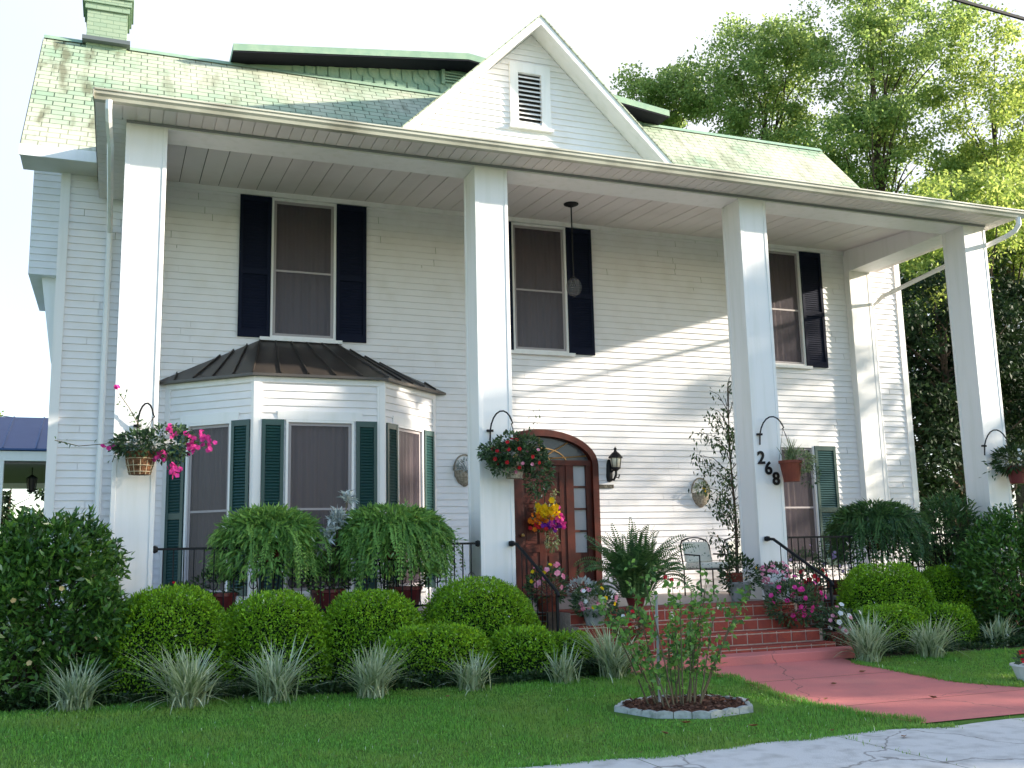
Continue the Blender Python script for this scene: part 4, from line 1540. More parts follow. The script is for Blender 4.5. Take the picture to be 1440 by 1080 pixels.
mb = MB()
mb.lathe([(0.0, 0.0), (0.05, 0.02), (0.06, 0.10), (0.05, 0.30), (0.03, 0.38), (0.0, 0.40)], (lx - 0.06, D - 0.02, 2.66), 10)
mb.build('back_plate', IRON, wl_)
mb = MB()
mb.tube([(lx - 0.05, D - 0.03, 2.72), (lx - 0.01, D - 0.09, 2.70), (lx, ly, 2.78), (lx, ly, 2.86)], 0.02, 8)
mb.tube([(lx - 0.05, D - 0.03, 2.80), (lx - 0.02, D - 0.09, 2.86), (lx, ly, 2.87)], 0.016, 8)
mb.tube([(lx, ly, 2.74), (lx + 0.03, ly - 0.03, 2.72), (lx + 0.05, ly - 0.03, 2.78)], 0.012, 6)
mb.lathe([(0.02, 0.0), (0.06, 0.03), (0.085, 0.05), (0.085, 0.065)], (lx, ly, 2.84), 10)
mb.build('arm', IRON, wl_)
mb = MB()
mb.lathe([(0.07, 0.0), (0.095, 0.16), (0.09, 0.17)], (lx, ly, 2.905), 10)
mb.build('glass', FROST, wl_, smooth=True)
mb = MB()
for k_ in range(6):
    t = k_ * math.pi / 3 + 0.3
    mb.tube([(lx + 0.075 * math.cos(t), ly + 0.075 * math.sin(t), 2.9), (lx + 0.1 * math.cos(t), ly + 0.1 * math.sin(t), 3.08)], 0.007, 5)
mb.lathe([(0.125, 0.0), (0.12, 0.02), (0.06, 0.09), (0.03, 0.11), (0.02, 0.14), (0.028, 0.16), (0.0, 0.20)], (lx, ly, 3.065), 12)
mb.build('cap', IRON, wl_)

# ------------------------------------------------------------------ plants
rng = np.random.default_rng(21)


def hedge(cx, cy, rx, ry, h, label, seed, n=None, power=2.6, group='clipped green hedges along the porch'):
    rg = np.random.default_rng(seed)
    n = n or int(15000 * (rx * ry + (rx + ry) * h) / 1.6)
    z0 = float(gz(cy)) + 0.02
    t = thing('hedge', label, 'hedge', (cx, cy, z0), group)
    P, Nn = dome_shell(rx, ry, h, rg, n, power, 0.14)
    P += np.array([cx, cy, z0])
    Dn = Nn * 0.55 + rg.normal(size=Nn.shape) * 0.75
    parts = [leaves(P, Dn, 0.034, 0.022, rg)]
    # a few longer shoots
    P2, N2 = dome_shell(rx, ry, h, rg, n // 14, power, 0.0)
    parts.append(leaves(P2 + np.array([cx, cy, z0]), N2 + rg.normal(size=N2.shape) * 0.3 + np.array([0, 0, 0.5]), 0.05, 0.018, rg))
    P3, N3 = dome_shell(rx, ry, h, rg, 22, power, 0.0)
    P3 = np.repeat(P3, 7, 0) + np.repeat(unit(N3 + rg.normal(size=N3.shape) * 0.4), 7, 0) * np.tile(np.linspace(0, 0.085, 7), 22)[:, None]
    parts.append(leaves(P3 + np.array([cx, cy, z0]), rg.normal(size=P3.shape) + np.array([0, 0, 0.6]), 0.032, 0.016, rg))
    np_build('foliage', parts, L_HEDGE, t)
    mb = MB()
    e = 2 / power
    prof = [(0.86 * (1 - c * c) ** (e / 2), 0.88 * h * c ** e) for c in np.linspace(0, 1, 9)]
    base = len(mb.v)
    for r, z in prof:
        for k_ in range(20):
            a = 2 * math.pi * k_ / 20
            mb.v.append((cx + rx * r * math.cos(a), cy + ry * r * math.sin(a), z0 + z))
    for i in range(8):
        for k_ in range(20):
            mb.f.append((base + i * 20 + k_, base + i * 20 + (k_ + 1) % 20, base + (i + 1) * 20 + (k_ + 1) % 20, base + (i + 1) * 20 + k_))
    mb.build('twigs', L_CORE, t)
    return t


hedge(1.99, -0.90, 0.70, 0.58, 1.09, 'large round clipped hedge next to the big broadleaf shrub at the left end', 1)
hedge(3.13, -0.90, 0.66, 0.55, 1.00, 'second large round clipped hedge from the left, in front of the left fern', 2)
hedge(4.22, -0.88, 0.66, 0.55, 0.98, 'large clipped hedge between two others below the right bay fern', 3)
hedge(5.58, -0.75, 0.78, 0.60, 1.07, 'biggest dome hedge, directly in front of the second porch column', 4)
hedge(4.78, -1.52, 0.66, 0.40, 0.60, 'long low clipped hedge in front of the dome hedges', 5, power=3.4)
hedge(5.87, -1.47, 0.43, 0.36, 0.52, 'small low clipped hedge below the biggest dome hedge', 6, power=3.2)
hedge(6.48, -1.42, 0.33, 0.30, 0.44, 'smallest low hedge beside the brick steps', 7, power=3.0)
hedge(11.78, -0.70, 0.76, 0.55, 1.10, 'large oval clipped hedge right of the stair handrail', 8, power=3.0)
hedge(13.27, -0.30, 0.52, 0.48, 1.02, 'rounded clipped hedge behind the oval hedge, beside the dark right shrub', 9)
hedge(11.24, -1.32, 0.64, 0.36, 0.56, 'low flat hedge below the large oval hedge on the right', 10, power=3.2)
hedge(12.35, -1.22, 0.42, 0.36, 0.53, 'low hedge at the right end next to the dark shrub', 12, power=3.2)


def whorl_shrub(name, label, cat, cx, cy, rx, ry, h, nwh, leafL, leafW, matl, seed, per=9, z0=None, open_=0.3, group=None, stem_mat=None):
    """broadleaf shrub: whorls of leaves at the ends of woody stems"""
    rg = np.random.default_rng(seed)
    z0 = float(gz(cy)) if z0 is None else z0
    t = thing(name, label, cat, (cx, cy, z0), group)
    th = rg.uniform(0, 2 * math.pi, nwh)
    cz = rg.uniform(0.06, 1, nwh)
    rr = np.sqrt(np.clip(1 - (cz * 0.96) ** 2.6, 0, 1))
    f = rg.uniform(0.35, 1.0, nwh) ** 0.45 * (1 + 0.16 * np.sin(3 * th + 7 * cz) + 0.12 * np.sin(5 * th + seed))
    P = np.stack([cx + rx * rr * np.cos(th) * f, cy + ry * rr * np.sin(th) * f, z0 + h * cz * (0.92 + 0.1 * np.sin(4 * th))], 1)
    out = unit(np.stack([np.cos(th) * rr / rx, np.sin(th) * rr / ry, cz / h + 0.25], 1))
    Q = np.repeat(P, per, 0)
    Dv = np.repeat(out, per, 0) * 0.75 + rg.normal(size=(len(Q), 3)) * 0.7 + np.array([0, 0, 0.15])
    Q = Q + rg.normal(size=Q.shape) * leafL * 0.35
    np_build('foliage', [leaves(Q, Dv, leafL, leafW, rg)], matl, t)
    mb = MB()
    for i in rg.choice(nwh, min(nwh, 40), replace=False):
        b = Vector((cx + rg.normal() * 0.12 * rx, cy + rg.normal() * 0.12 * ry, z0))
        e = Vector(P[i])
        m_ = (b + e) / 2 + Vector((rg.normal() * 0.06, rg.normal() * 0.06, 0.08 * h))
        mb.tube([b, m_, e], [0.018, 0.011, 0.004], 5, cap=False)
    mb.build('stems', stem_mat or BARK, t)
    return t


big_l = whorl_shrub('shrub', 'big dark broadleaf shrub in front of the left corner column', 'shrub', 0.72, -0.80, 0.98, 0.75, 1.85, 2300, 0.105, 0.036, L_DARK, 31, per=8)
big_r = whorl_shrub('shrub', 'big dark broadleaf shrub at the right edge beside the low hedges', 'shrub', 14.15, -1.0, 1.15, 0.9, 1.85, 2000, 0.10, 0.036, L_DARK, 33, per=8)
# a few pale blooms on the left shrub
P = np.array([[0.52, -1.45, 1.15], [0.95, -1.5, 1.25], [0.25, -1.4, 1.35], [1.3, -1.4, 0.75], [0.7, -1.55, 0.55]])
np_build('blossom', flowers(P, np.tile([0.0, -1, 0.3], (len(P), 1)) + rng.normal(size=P.shape) * 0.3, 0.03, rng), flower_mat('cream petals', (0.6, 0.5, 0.22), (0.62, 0.45, 0.25)), big_l)


def liriope(x, y, hgt, w, n, label, seed):
    rg = np.random.default_rng(seed)
    z0 = float(gz(y))
    n = int(n * 1.6 * rg.uniform(0.85, 1.15))
    az = rg.uniform(0, 2 * math.pi, n)
    q = rg.uniform(0, 1, n)
    lean = 0.08 + 1.5 * q ** 0.7 + rg.normal(size=n) * 0.14
    ln = (hgt * 0.80 * (1 - q ** 2) + 0.56 * w * q ** 1.1) * rg.uniform(0.7, 1.25, n) * (1 + 0.15 * np.cos(az - rg.uniform(0, 6.28)))
    bent = rg.uniform(size=n) < 0.12
    lean = np.where(bent, lean + 0.7, lean)
    base = np.stack([x + rg.normal(size=n) * 0.06, y + rg.normal(size=n) * 0.06, np.full(n, z0)], 1)
    o = np_build('grass_clump', [strap(base, az, ln, lean, rg.uniform(0.014, 0.024, n), rg, segs=6, stiff=2.4)], L_LIR)
    return tag(o, label, 'ornamental grass', 'pale striped grass clumps edging the beds')


liriope(1.13, -1.70, 0.44, 0.95, 110, 'pale striped grass clump under the big left shrub, leftmost of the row', 41)
liriope(2.15, -2.02, 0.56, 1.05, 190, 'large pale striped grass clump below the first round hedge', 42)
liriope(2.97, -2.10, 0.52, 0.95, 160, 'pale striped grass clump below the second round hedge', 43)
liriope(3.92, -2.22, 0.52, 1.0, 180, 'pale striped grass clump left of the long low hedge', 44)
liriope(4.98, -2.24, 0.38, 0.7, 90, 'short striped grass clump in front of the long low hedge', 45)
liriope(6.04, -2.22, 0.36, 0.62, 75, 'thin striped grass clump in front of the small low hedge', 46)
liriope(6.70, -2.10, 0.56, 0.9, 190, 'tall pale grass clump by the left end of the brick steps', 47)
liriope(10.12, -2.25, 0.56, 1.0, 200, 'pale striped grass clump right of the red path', 48)
liriope(11.05, -2.30, 0.50, 0.9, 160, 'pale striped grass clump below the low right hedge', 49)
liriope(12.75, -1.75, 0.45, 0.6, 80, 'striped grass clump in the shade of the big right shrub', 50)


def rng_u(rg, n):
    return 0.72 + 0.30 * rg.uniform(0, 1, n)


def fern(label, x, y, zpot, rad, drop, up, n, matl, seed, stand_of, leaf=0.082, potr=0.17, stand=True):
    rg = np.random.default_rng(seed)
    t = thing('potted_fern', label, 'fern', (x, y, zpot), 'big ferns on the porch')
    fr_ = fern_fronds(n, np.array([x, y, zpot]), rad, drop, rg, up, leaf)
    th_ = rg.uniform(0, 6.283, n * 8)
    el_ = rg.uniform(-0.6, 1.0, n * 8)
    rr_ = np.where(el_ > 0, np.sqrt(np.clip(1 - el_ ** 2, 0, 1)), 1 - 0.12 * el_ ** 2) * rng_u(rg, n * 8)
    md = np.stack([x + rad * 0.93 * rr_ * np.cos(th_), y + rad * 0.93 * rr_ * np.sin(th_), zpot + np.where(el_ > 0, up * 0.85 * el_, drop * 0.75 * el_)], 1)
    od = np.stack([np.cos(th_) * 0.8, np.sin(th_) * 0.8, np.where(el_ > 0.45, 0.3, -0.75)], 1) + rg.normal(size=md.shape) * 0.35
    fr_.append(leaves(md, od, 0.12, 0.028, rg))
    # young croziers and short tips all over the mound
    pick = np.concatenate([v[:32] for v, f in fr_])
    pick = pick[rg.choice(len(pick), int(n * 7))] + rg.normal(size=(int(n * 7), 3)) * 0.03
    dv = unit(pick - np.array([x, y, zpot])) + rg.normal(size=pick.shape) * 0.55 + np.array([0, 0, -0.1])
    fr_.append(leaves(pick, dv, 0.085, 0.022, rg))
    np_build('fronds', fr_, matl, t)
    mb = MB()
    mb.lathe([(potr * 0.7, -0.27), (potr, -0.03), (potr * 1.08, -0.02), (potr * 1.08, 0.01), (potr * 0.9, 0.01), (potr * 0.85, -0.03), (0.0, -0.03)], (x, y, zpot), 18)
    mb.build('pot', MAROON, t, smooth=False)
    if stand:
        s = thing('plant_stand', 'black iron stand under the ' + stand_of, 'plant stand', (x, y, F0))
        mb = MB()
        zt = zpot - 0.275
        mb.tube([(x + potr * math.cos(a), y + potr * math.sin(a), zt) for a in np.linspace(0, 2 * math.pi, 19)], 0.009, 6)
        for k_ in range(4):
            a = k_ * math.pi / 2 + 0.4
            mb.tube([(x + potr * math.cos(a), y + potr * math.sin(a), zt), (x + potr * 0.8 * math.cos(a), y + potr * 0.8 * math.sin(a), (zt + F0) / 2), (x + potr * 1.1 * math.cos(a), y + potr * 1.1 * math.sin(a), F0)], 0.009, 6)
            mb.tube([(x + potr * math.cos(a), y + potr * math.sin(a), zt + 0.004), (x, y, zt + 0.004)], 0.006, 5)
        mb.build('frame', IRON, s)
    return t


fern('lush drooping fern in front of the bay, left of the pair', 3.20, 0.28, 1.72, 0.72, 0.95, 0.44, 330, L_FERN, 61, 'left one of the bay ferns')
fern('wider drooping fern in front of the bay, right of a pair', 4.74, 0.28, 1.72, 0.84, 0.98, 0.46, 400, L_FERN, 62, 'wider right one of the bay ferns')
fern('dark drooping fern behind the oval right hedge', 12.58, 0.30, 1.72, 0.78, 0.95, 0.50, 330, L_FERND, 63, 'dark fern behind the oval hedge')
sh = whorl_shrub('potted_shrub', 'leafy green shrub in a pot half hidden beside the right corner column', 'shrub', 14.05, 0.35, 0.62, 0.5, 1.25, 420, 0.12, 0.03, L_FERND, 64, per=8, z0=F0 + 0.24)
mb = MB()
mb.lathe([(0.17, -0.235), (0.23, 0.0), (0.245, 0.01), (0.245, 0.05), (0.20, 0.05), (0.19, 0.01), (0.0, 0.01)], (14.05, 0.35, F0 + 0.24), 18)
mb.build('pot', TERRA, sh)
# upright sword fern by the door
rg = np.random.default_rng(66)
t = thing('potted_fern', 'upright sword fern standing on the porch right of the front door', 'fern', (8.05, -0.15, F0), 'big ferns on the porch')
fr = []
for k_ in range(135):
    a = rg.uniform(0, 2 * math.pi)
    h_ = np.array([math.cos(a), math.sin(a), 0])
    L_ = rg.uniform(0.55, 1.08)
    ln_ = abs(rg.normal(0.72, 0.42)) + 0.05
    tt = np.linspace(0, 1, 34)
    ang = ln_ * (0.30 + 1.5 * tt ** 1.8)
    st_ = L_ / 33
    P_ = np.array([8.05, -0.15, F0 + 0.12]) + h_ * rg.uniform(0.0, 0.2) + np.concatenate([np.zeros((1, 3)), np.cumsum((h_[None] * np.sin(ang)[:-1, None] + np.array([0, 0, 1.0])[None] * np.cos(ang)[:-1, None]) * st_, 0)])
    T_ = unit(np.gradient(P_, axis=0))
    S_ = unit(np.cross(T_, h_ + rg.normal(size=3) * 0.5))
    wp = 0.085 * np.clip(np.sin(np.pi * (tt * 0.9 + 0.08)) ** 0.5, 0.1, 1)
    for sg in (1, -1):
        tip = P_ + sg * S_ * wp[:, None] + T_ * wp[:, None] * 0.35
        mid = (P_ + tip) / 2
        V_ = np.stack([P_, mid + T_ * 0.012, tip, mid - T_ * 0.012], 1).reshape(-1, 3)
        fr.append((V_, np.arange(len(V_)).reshape(-1, 4)))
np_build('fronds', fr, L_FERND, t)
mb = MB()
mb.lathe([(0.10, 0.0), (0.14, 0.13), (0.15, 0.14), (0.15, 0.16), (0.12, 0.16), (0.11, 0.13), (0.0, 0.13)], (8.05, -0.15, F0), 16)
mb.build('pot', MAROON, t)


def mound(cx, cy, cz, rx, ry, rz, n, rg):
    v = unit(rg.normal(size=(n, 3)))
    r = rg.uniform(0.4, 1.0, (n, 1)) ** 0.5
    return np.array([cx, cy, cz]) + v * r * np.array([rx, ry, rz]), v


# silver dusty plant between the ferns
rg = np.random.default_rng(67)
t = thing('silver_plant', 'silver leaved plant rising between the two bay ferns', 'plant', (4.05, 0.5, F0))
parts = []
stem = MB()
for k_ in range(7):
    bx, bz = 3.80 + 0.31 * k_ / 6 + rg.normal() * 0.04, 1.62 + 0.09 * k_ + rg.normal() * 0.05
    n_ = 60
    v = unit(rg.normal(size=(n_, 3)) + np.array([0, 0, 0.6]))
    parts.append(leaves(np.tile([bx, -0.02, bz], (n_, 1)) + rg.normal(size=(n_, 3)) * 0.03, v, 0.11, 0.03, rg))
    stem.tube([(4.05, 0.5, F0 + 0.2), (4.0 + 0.3 * (bx - 4), 0.3, 1.2), (bx, -0.02, bz)], 0.008, 5)
np_build('foliage', parts, L_SILV, t)
stem.build('stems', TWIG, t)
mb = MB()
mb.lathe([(0.11, 0.0), (0.15, 0.22), (0.165, 0.23), (0.165, 0.26), (0.13, 0.26), (0.12, 0.22), (0.0, 0.22)], (4.05, 0.5, F0), 16)
mb.build('pot', MAROON, t)

# three maroon planters on the floor behind the railing
for i, (px, lab) in enumerate(((2.62, 'maroon pot of sparse dark leaves behind the rail, left of the left fern'), (3.95, 'maroon pot of dark leaves between the two bay ferns'), (4.95, 'maroon pot low behind the rail under the wider fern'))):
    rg = np.random.default_rng(70 + i)
    t = thing('planter', lab, 'planter', (px, 0.30, F0), 'maroon pots behind the railing')
    mb = MB()
    mb.lathe([(0.15, 0.0), (0.21, 0.30), (0.225, 0.31), (0.225, 0.35), (0.19, 0.35), (0.18, 0.31), (0.0, 0.31)], (px, 0.30, F0), 18)
    mb.build('pot', MAROON, t)
    P, v = mound(px, 0.30, F0 + 0.46, 0.32, 0.22, 0.17, 420, rg)
    np_build('foliage', [leaves(P, v + np.array([0, 0, 0.4]), 0.06, 0.028, rg)], L_COVER, t)
# reddish bedding beside the first column
rg = np.random.default_rng(75)
t = thing('bedding_plant', 'dark leaved plant with small red flowers beside the first column', 'plant', (2.1, -0.2, 0.1))
P, v = mound(2.15, 0.0, 0.98, 0.36, 0.25, 0.24, 1500, rg)
np_build('foliage', [leaves(P, v + np.array([0, 0, 0.3]), 0.055, 0.026, rg)], L_COVER, t)
P, v = mound(2.15, -0.08, 1.02, 0.34, 0.22, 0.24, 26, rg)
np_build('blossom', flowers(P, v + np.array([0, -0.7, 0]), 0.022, rg), FL_RED, t)


def hook(x, z, label, dx=0.22):
    """curled iron bracket on a column front"""
    mb = MB()
    pts = [(x, -0.012, z - 0.16), (x, -0.03, z)]
    for a in np.linspace(0, 1, 9):
        th = math.pi * a * 0.92
        pts.append((x + dx * (1 - math.cos(th)) / 2 * 1.05, -0.03 - 0.21 * a, z + 0.22 * math.sin(th) + 0.05 * a))
    mb.tube(pts, 0.011, 7)
    mb.box(x - 0.045, x + 0.045, -0.03, -0.002, z - 0.02, z + 0.01)
    e = pts[-1]
    mb.tube([e, (e[0] + 0.015, e[1], e[2] - 0.03), (e[0] - 0.01, e[1], e[2] - 0.045)], 0.009, 6)
    return tag(mb.build('plant_hook', IRON), label, 'hook', 'curled iron hooks on the columns'), e


def basket(label, x, z, e, kind_, seed, potm, potr=0.135, poth=0.24, shape='pot'):
    rg = np.random.default_rng(seed)
    y = -0.26
    t = thing('hanging_basket', label, 'hanging basket', (x, y, z), 'hanging flower baskets on the columns')
    mb = MB()
    if shape == 'wire':
        prof = [(potr * 0.72, -poth), (potr * 0.95, -poth * 0.4), (potr * 1.05, 0.0), (potr * 0.95, 0.0), (potr * 0.9, -0.03), (0.0, -0.03)]
    else:
        prof = [(potr * 0.68, -poth), (potr * 0.96, -0.03), (potr * 1.06, -0.03), (potr * 1.06, 0.01), (potr * 0.92, 0.01), (potr * 0.9, -0.03), (0.0, -0.03)]
    mb.lathe(prof, (x, y, z), 18)
    mb.build('pot', potm, t)
    mb = MB()
    for k_ in range(3):
        a = k_ * 2.094 + 0.5
        mb.tube([(x + potr * math.cos(a), y + potr * math.sin(a), z), (e[0], e[1], e[2] - 0.04)], 0.0035, 4)
    mb.build('hanger', IRON, t)
    return t, rg, y


def fol(t, P, v, L, W, matl, rg, name='foliage'):
    return np_build(name, [leaves(P, v, L, W, rg)], matl, t)


# column 1: bougainvillea
hk, e = hook(1.62, 3.08, 'curled iron hook on the first column above the pink bougainvillea', 0.16)
t, rg, y = basket('wicker basket of bright pink bougainvillea on the first column', 1.66, 2.74, e, 'b', 81, WICKER, 0.165, 0.26, 'wire')
mb = MB()
for k_ in range(12):
    a = k_ * math.pi / 6
    mb.tube([(1.66 + 0.15 * math.cos(a), y + 0.15 * math.sin(a), 2.73), (1.66 + 0.155 * math.cos(a), y + 0.155 * math.sin(a), 2.62), (1.66 + 0.115 * math.cos(a), y + 0.115 * math.sin(a), 2.475)], 0.004, 4)
for zz, r_ in ((2.66, 0.167), (2.58, 0.155), (2.51, 0.135)):
    mb.tube([(1.66 + r_ * math.cos(a), y + r_ * math.sin(a), zz) for a in np.linspace(0, 2 * math.pi, 19)], 0.004, 4)
mb.build('wire', mat('pale cane', (0.5, 0.42, 0.28), 0.7), t)
P, v = mound(1.68, y, 2.83, 0.34, 0.28, 0.15, 900, rg)
P2, v2 = mound(1.95, y - 0.05, 2.85, 0.30, 0.2, 0.22, 420, rg)
# long arching stems, one up to the left, others to the right
stem = MB()
Pst, Vst = [], []
runs = [[(1.66, y, 2.8), (1.63, y, 3.05), (1.52, y, 3.25), (1.40, y - 0.02, 3.42)], [(1.7, y, 2.85), (1.95, y, 3.0), (2.2, y - 0.05, 2.98), (2.45, y - 0.05, 2.75)],
        [(1.7, y, 2.85), (1.9, y, 2.9), (2.1, y, 2.75), (2.05, y, 2.5)], [(1.6, y, 2.85), (1.3, y, 2.83), (1.0, y, 2.80), (0.75, y, 2.86)], [(1.62, y, 2.8), (1.42, y, 2.8), (1.36, y, 2.62)]]
for r_ in runs:
    stem.tube(r_, 0.005, 4)
    n_ = 44 if r_[-1][0] > 0.9 else 9
    for k_ in range(n_):
        s_ = rg.uniform(0, len(r_) - 1.001)
        i_ = int(s_)
        q = np.array(lerp(r_[i_], r_[i_ + 1], s_ - i_)) + rg.normal(size=3) * 0.03
        Pst.append(q)
        Vst.append(rg.normal(size=3) + np.array([0, 0, -0.2]))
stem.build('stems', TWIG, t)
fol(t, np.concatenate([P, P2, np.array(Pst)]), np.concatenate([v, v2, np.array(Vst)]) + rg.normal(size=(len(P) + len(P2) + len(Pst), 3)) * 0.4, 0.062, 0.03, L_BASK, rg)
cl = [(1.98, 2.95, 9), (2.18, 2.90, 9), (2.33, 2.93, 9), (2.22, 2.80, 9), (1.87, 2.70, 14), (2.02, 2.53, 16), (2.40, 2.81, 7), (1.38, 3.44, 4), (1.33, 2.78, 4)]
P = np.concatenate([np.array([x, y - 0.12, z]) + rg.normal(size=(n_, 3)) * np.array([0.035, 0.035, 0.035]) for x, z, n_ in cl])
np_build('blossom', flowers(P, rg.normal(size=P.shape) * 0.5 + np.array([0, -1, 0.2]), 0.032, rg), FL_MAG, t)
P = np.concatenate([np.array([x, y - 0.1, z]) + rg.normal(size=(n_, 3)) * 0.04 for x, z, n_ in ((1.90, 2.92, 16), (1.83, 2.86, 12), (1.92, 2.84, 10))])
np_build('pale_blossom', flowers(P, rg.normal(size=P.shape) * 0.5 + np.array([0, -1, 0.2]), 0.034, rg), FL_WHITE, t)

# column 2: impatiens
hk, e = hook(6.04, 3.12, 'curled iron hook on the second column above the red flowered basket', 0.22)
t, rg, y = basket('bushy hanging basket with small red and pink flowers on the second column', 6.28, 2.66, e, 'b', 82, COIR, 0.15, 0.2)
P, v = mound(6.26, y, 2.76, 0.36, 0.28, 0.17, 1250, rg)
for (ox, oz, ax, az_, n_) in ((-0.27, 0.05, 0.2, 0.13, 330), (0.2, 0.14, 0.22, 0.12, 380), (0.3, -0.12, 0.2, 0.14, 320), (-0.12, -0.14, 0.24, 0.12, 330), (-0.02, 0.2, 0.2, 0.1, 220)):
    Pq, vq = mound(6.26 + ox, y - 0.03, 2.76 + oz, ax, 0.2, az_, n_, rg)
    P, v = np.concatenate([P, Pq]), np.concatenate([v, vq])
P2, v2 = mound(6.62, y, 2.55, 0.20, 0.18, 0.34, 550, rg)
P3 = np.array([[6.42 + 0.015 * k_, y, 2.95 + 0.028 * k_] for k_ in range(16)]) + rg.normal(size=(16, 3)) * 0.04
fol(t, np.concatenate([P, P2, P3]), np.concatenate([v, v2, rg.normal(size=(16, 3))]) + rg.normal(size=(len(P) + len(P2) + 16, 3)) * 0.5, 0.062, 0.03, L_BASK, rg)
P, v = mound(6.30, y - 0.14, 2.74, 0.42, 0.25, 0.24, 20, rg)
np_build('blossom', flowers(P, v + np.array([0, -0.9, 0]), 0.03, rg), FL_RED, t)
P, v = mound(6.5, y - 0.12, 2.62, 0.3, 0.25, 0.3, 10, rg)
np_build('pink_blossom', flowers(P, v + np.array([0, -0.9, 0]), 0.026, rg), FL_PINK, t)

# column 3: red pot, variegated leaves
hk, e = hook(10.30, 3.16, 'curled iron hook on the third column beside the house number', 0.25)
t, rg, y = basket('terracotta hanging pot with cream and green leaves next to the house number', 10.64, 2.735, e, 'b', 83, TERRA, 0.165, 0.30)
n_ = 90
az = rg.uniform(0, 6.28, n_)
base = np.tile([10.66, y, 2.73], (n_, 1)) + rg.normal(size=(n_, 3)) * 0.04
V_, F_ = strap(base, az, rg.uniform(0.18, 0.36, n_), rg.uniform(0.3, 2.0, n_), rg.uniform(0.012, 0.02, n_), rg, segs=5)
P, v = mound(10.80, y, 2.74, 0.22, 0.2, 0.17, 480, rg)
np_build('foliage', [(V_, F_), leaves(P, v + rg.normal(size=v.shape) * 0.4, 0.055, 0.026, rg)], L_VARI, t)
P, v = mound(10.98, y, 2.52, 0.14, 0.14, 0.16, 120, rg)
fol(t, P, v, 0.05, 0.022, L_BASK, rg, 'trailing_foliage')

# column 4 (right edge)
hk, e = hook(14.64, 3.06, 'curled iron hook on the right corner column', 0.24)
t, rg, y = basket('dark red hanging basket of purple green leaves on the right corner column', 15.02, 2.70, e, 'b', 84, MAROON, 0.16, 0.28)
P, v = mound(15.0, y, 2.80, 0.36, 0.28, 0.22, 900, rg)
P2 = np.array([[14.75 - 0.03 * k_, y, 2.78 - 0.05 * (k_ % 6)] for k_ in range(14)]) + rg.normal(size=(14, 3)) * 0.05
fol(t, np.concatenate([P, P2]), np.concatenate([v, rg.normal(size=(14, 3)) + np.array([-0.8, 0, -0.4])]), 0.085, 0.03, L_COVER, rg)
P, v = mound(15.05, y - 0.1, 2.86, 0.25, 0.2, 0.2, 9, rg)
np_build('blossom', flowers(P, v + np.array([0, -0.9, 0]), 0.03, rg), FL_WHITE, t)

# half baskets on the wall
for (bx, bz, lab, seed) in ((11.125, 2.36, 'grey half basket on the clapboards left of the tall ficus', 86), (6.70, 2.72, 'half basket on the clapboards partly hidden by the second column', 87)):
    rg = np.random.default_rng(seed)
    t = thing('wall_basket', lab, 'wall basket', (bx, D, bz), 'half baskets on the front wall')
    mb = MB()
    prof = [(0.02, -0.14), (0.11, -0.08), (0.17, 0.03), (0.175, 0.12)]
    for (r0, z0), (r1, z1) in zip(prof[:-1], prof[1:]):
        for k_ in range(10):
            a0, a1 = math.pi + math.pi * k_ / 10, math.pi + math.pi * (k_ + 1) / 10
            mb.poly(*[(bx + r * math.cos(a), D - 0.016 + 0.75 * r * math.sin(a), bz + z) for r, a, z in ((r0, a0, z0), (r0, a1, z0), (r1, a1, z1), (r1, a0, z1))])
    mb.build('basket', COIR, t)
    mb = MB()
    mb.tube([(bx + 0.185 * math.cos(a), D - 0.03, bz + 0.12 + 0.26 * math.sin(a)) for a in np.linspace(0, math.pi, 14)], 0.014, 5)
    mb.build('hoop', COIR, t)
    P, v = mound(bx, D - 0.09, bz + 0.18, 0.15, 0.08, 0.13, 160, rg)
    fol(t, P, v, 0.05, 0.024, L_VARI if seed == 86 else L_SILV, rg)
    if seed == 87:
        n_ = 26
        az = rg.uniform(2.4, 4.0, n_)
        V_, F_ = strap(np.tile([bx, D - 0.1, bz + 0.1], (n_, 1)) + rg.normal(size=(n_, 3)) * 0.03, az, rg.uniform(0.22, 0.42, n_), rg.uniform(1.6, 2.5, n_), np.full(n_, 0.012), rg)
        np_build('trailing_foliage', [(V_, F_)], L_SILV, t)
    else:
        P, v = mound(bx + 0.03, D - 0.16, bz + 0.17, 0.05, 0.03, 0.05, 5, rg)
        np_build('blossom', flowers(P, v + np.array([0, -0.9, 0]), 0.025, rg), FL_YEL, t)

# door bouquet
rg = np.random.default_rng(88)
wx, wy, wz = 8.07, D - 0.14, 2.04
t = thing('door_bouquet', 'hanging bouquet of yellow, purple and pink flowers on the front door', 'bouquet', (wx, wy, wz))
spec = [('yellow_flower', FL_YEL, (-0.0, 0.13), (0.20, 0.11), 40, 0.06), ('purple_flower', FL_PURP, (0.05, -0.10), (0.18, 0.09), 34, 0.045), ('pink_flower', FL_MAG, (0.16, -0.02), (0.16, 0.16), 30, 0.045),
        ('orange_flower', FL_ORNG, (-0.10, -0.02), (0.2, 0.14), 26, 0.045), ('red_flower', FL_RED, (-0.16, -0.13), (0.10, 0.06), 12, 0.04)]
for nm, m_, (ox, oz), (sx, sz), n_, r_ in spec:
    P = np.stack([wx + ox + rg.normal(size=n_) * sx * 0.55, wy - 0.06 + rg.normal(size=n_) * 0.03, wz + oz + rg.normal(size=n_) * sz * 0.55], 1)
    np_build(nm, flowers(P, rg.normal(size=P.shape) * 0.4 + np.array([0, -1, 0.1]), r_, rg, 6), m_, t)
P, v = mound(wx, wy - 0.02, wz, 0.24, 0.05, 0.22, 240, rg)
P2, v2 = mound(wx + 0.08, wy - 0.03, wz - 0.34, 0.12, 0.04, 0.18, 110, rg)
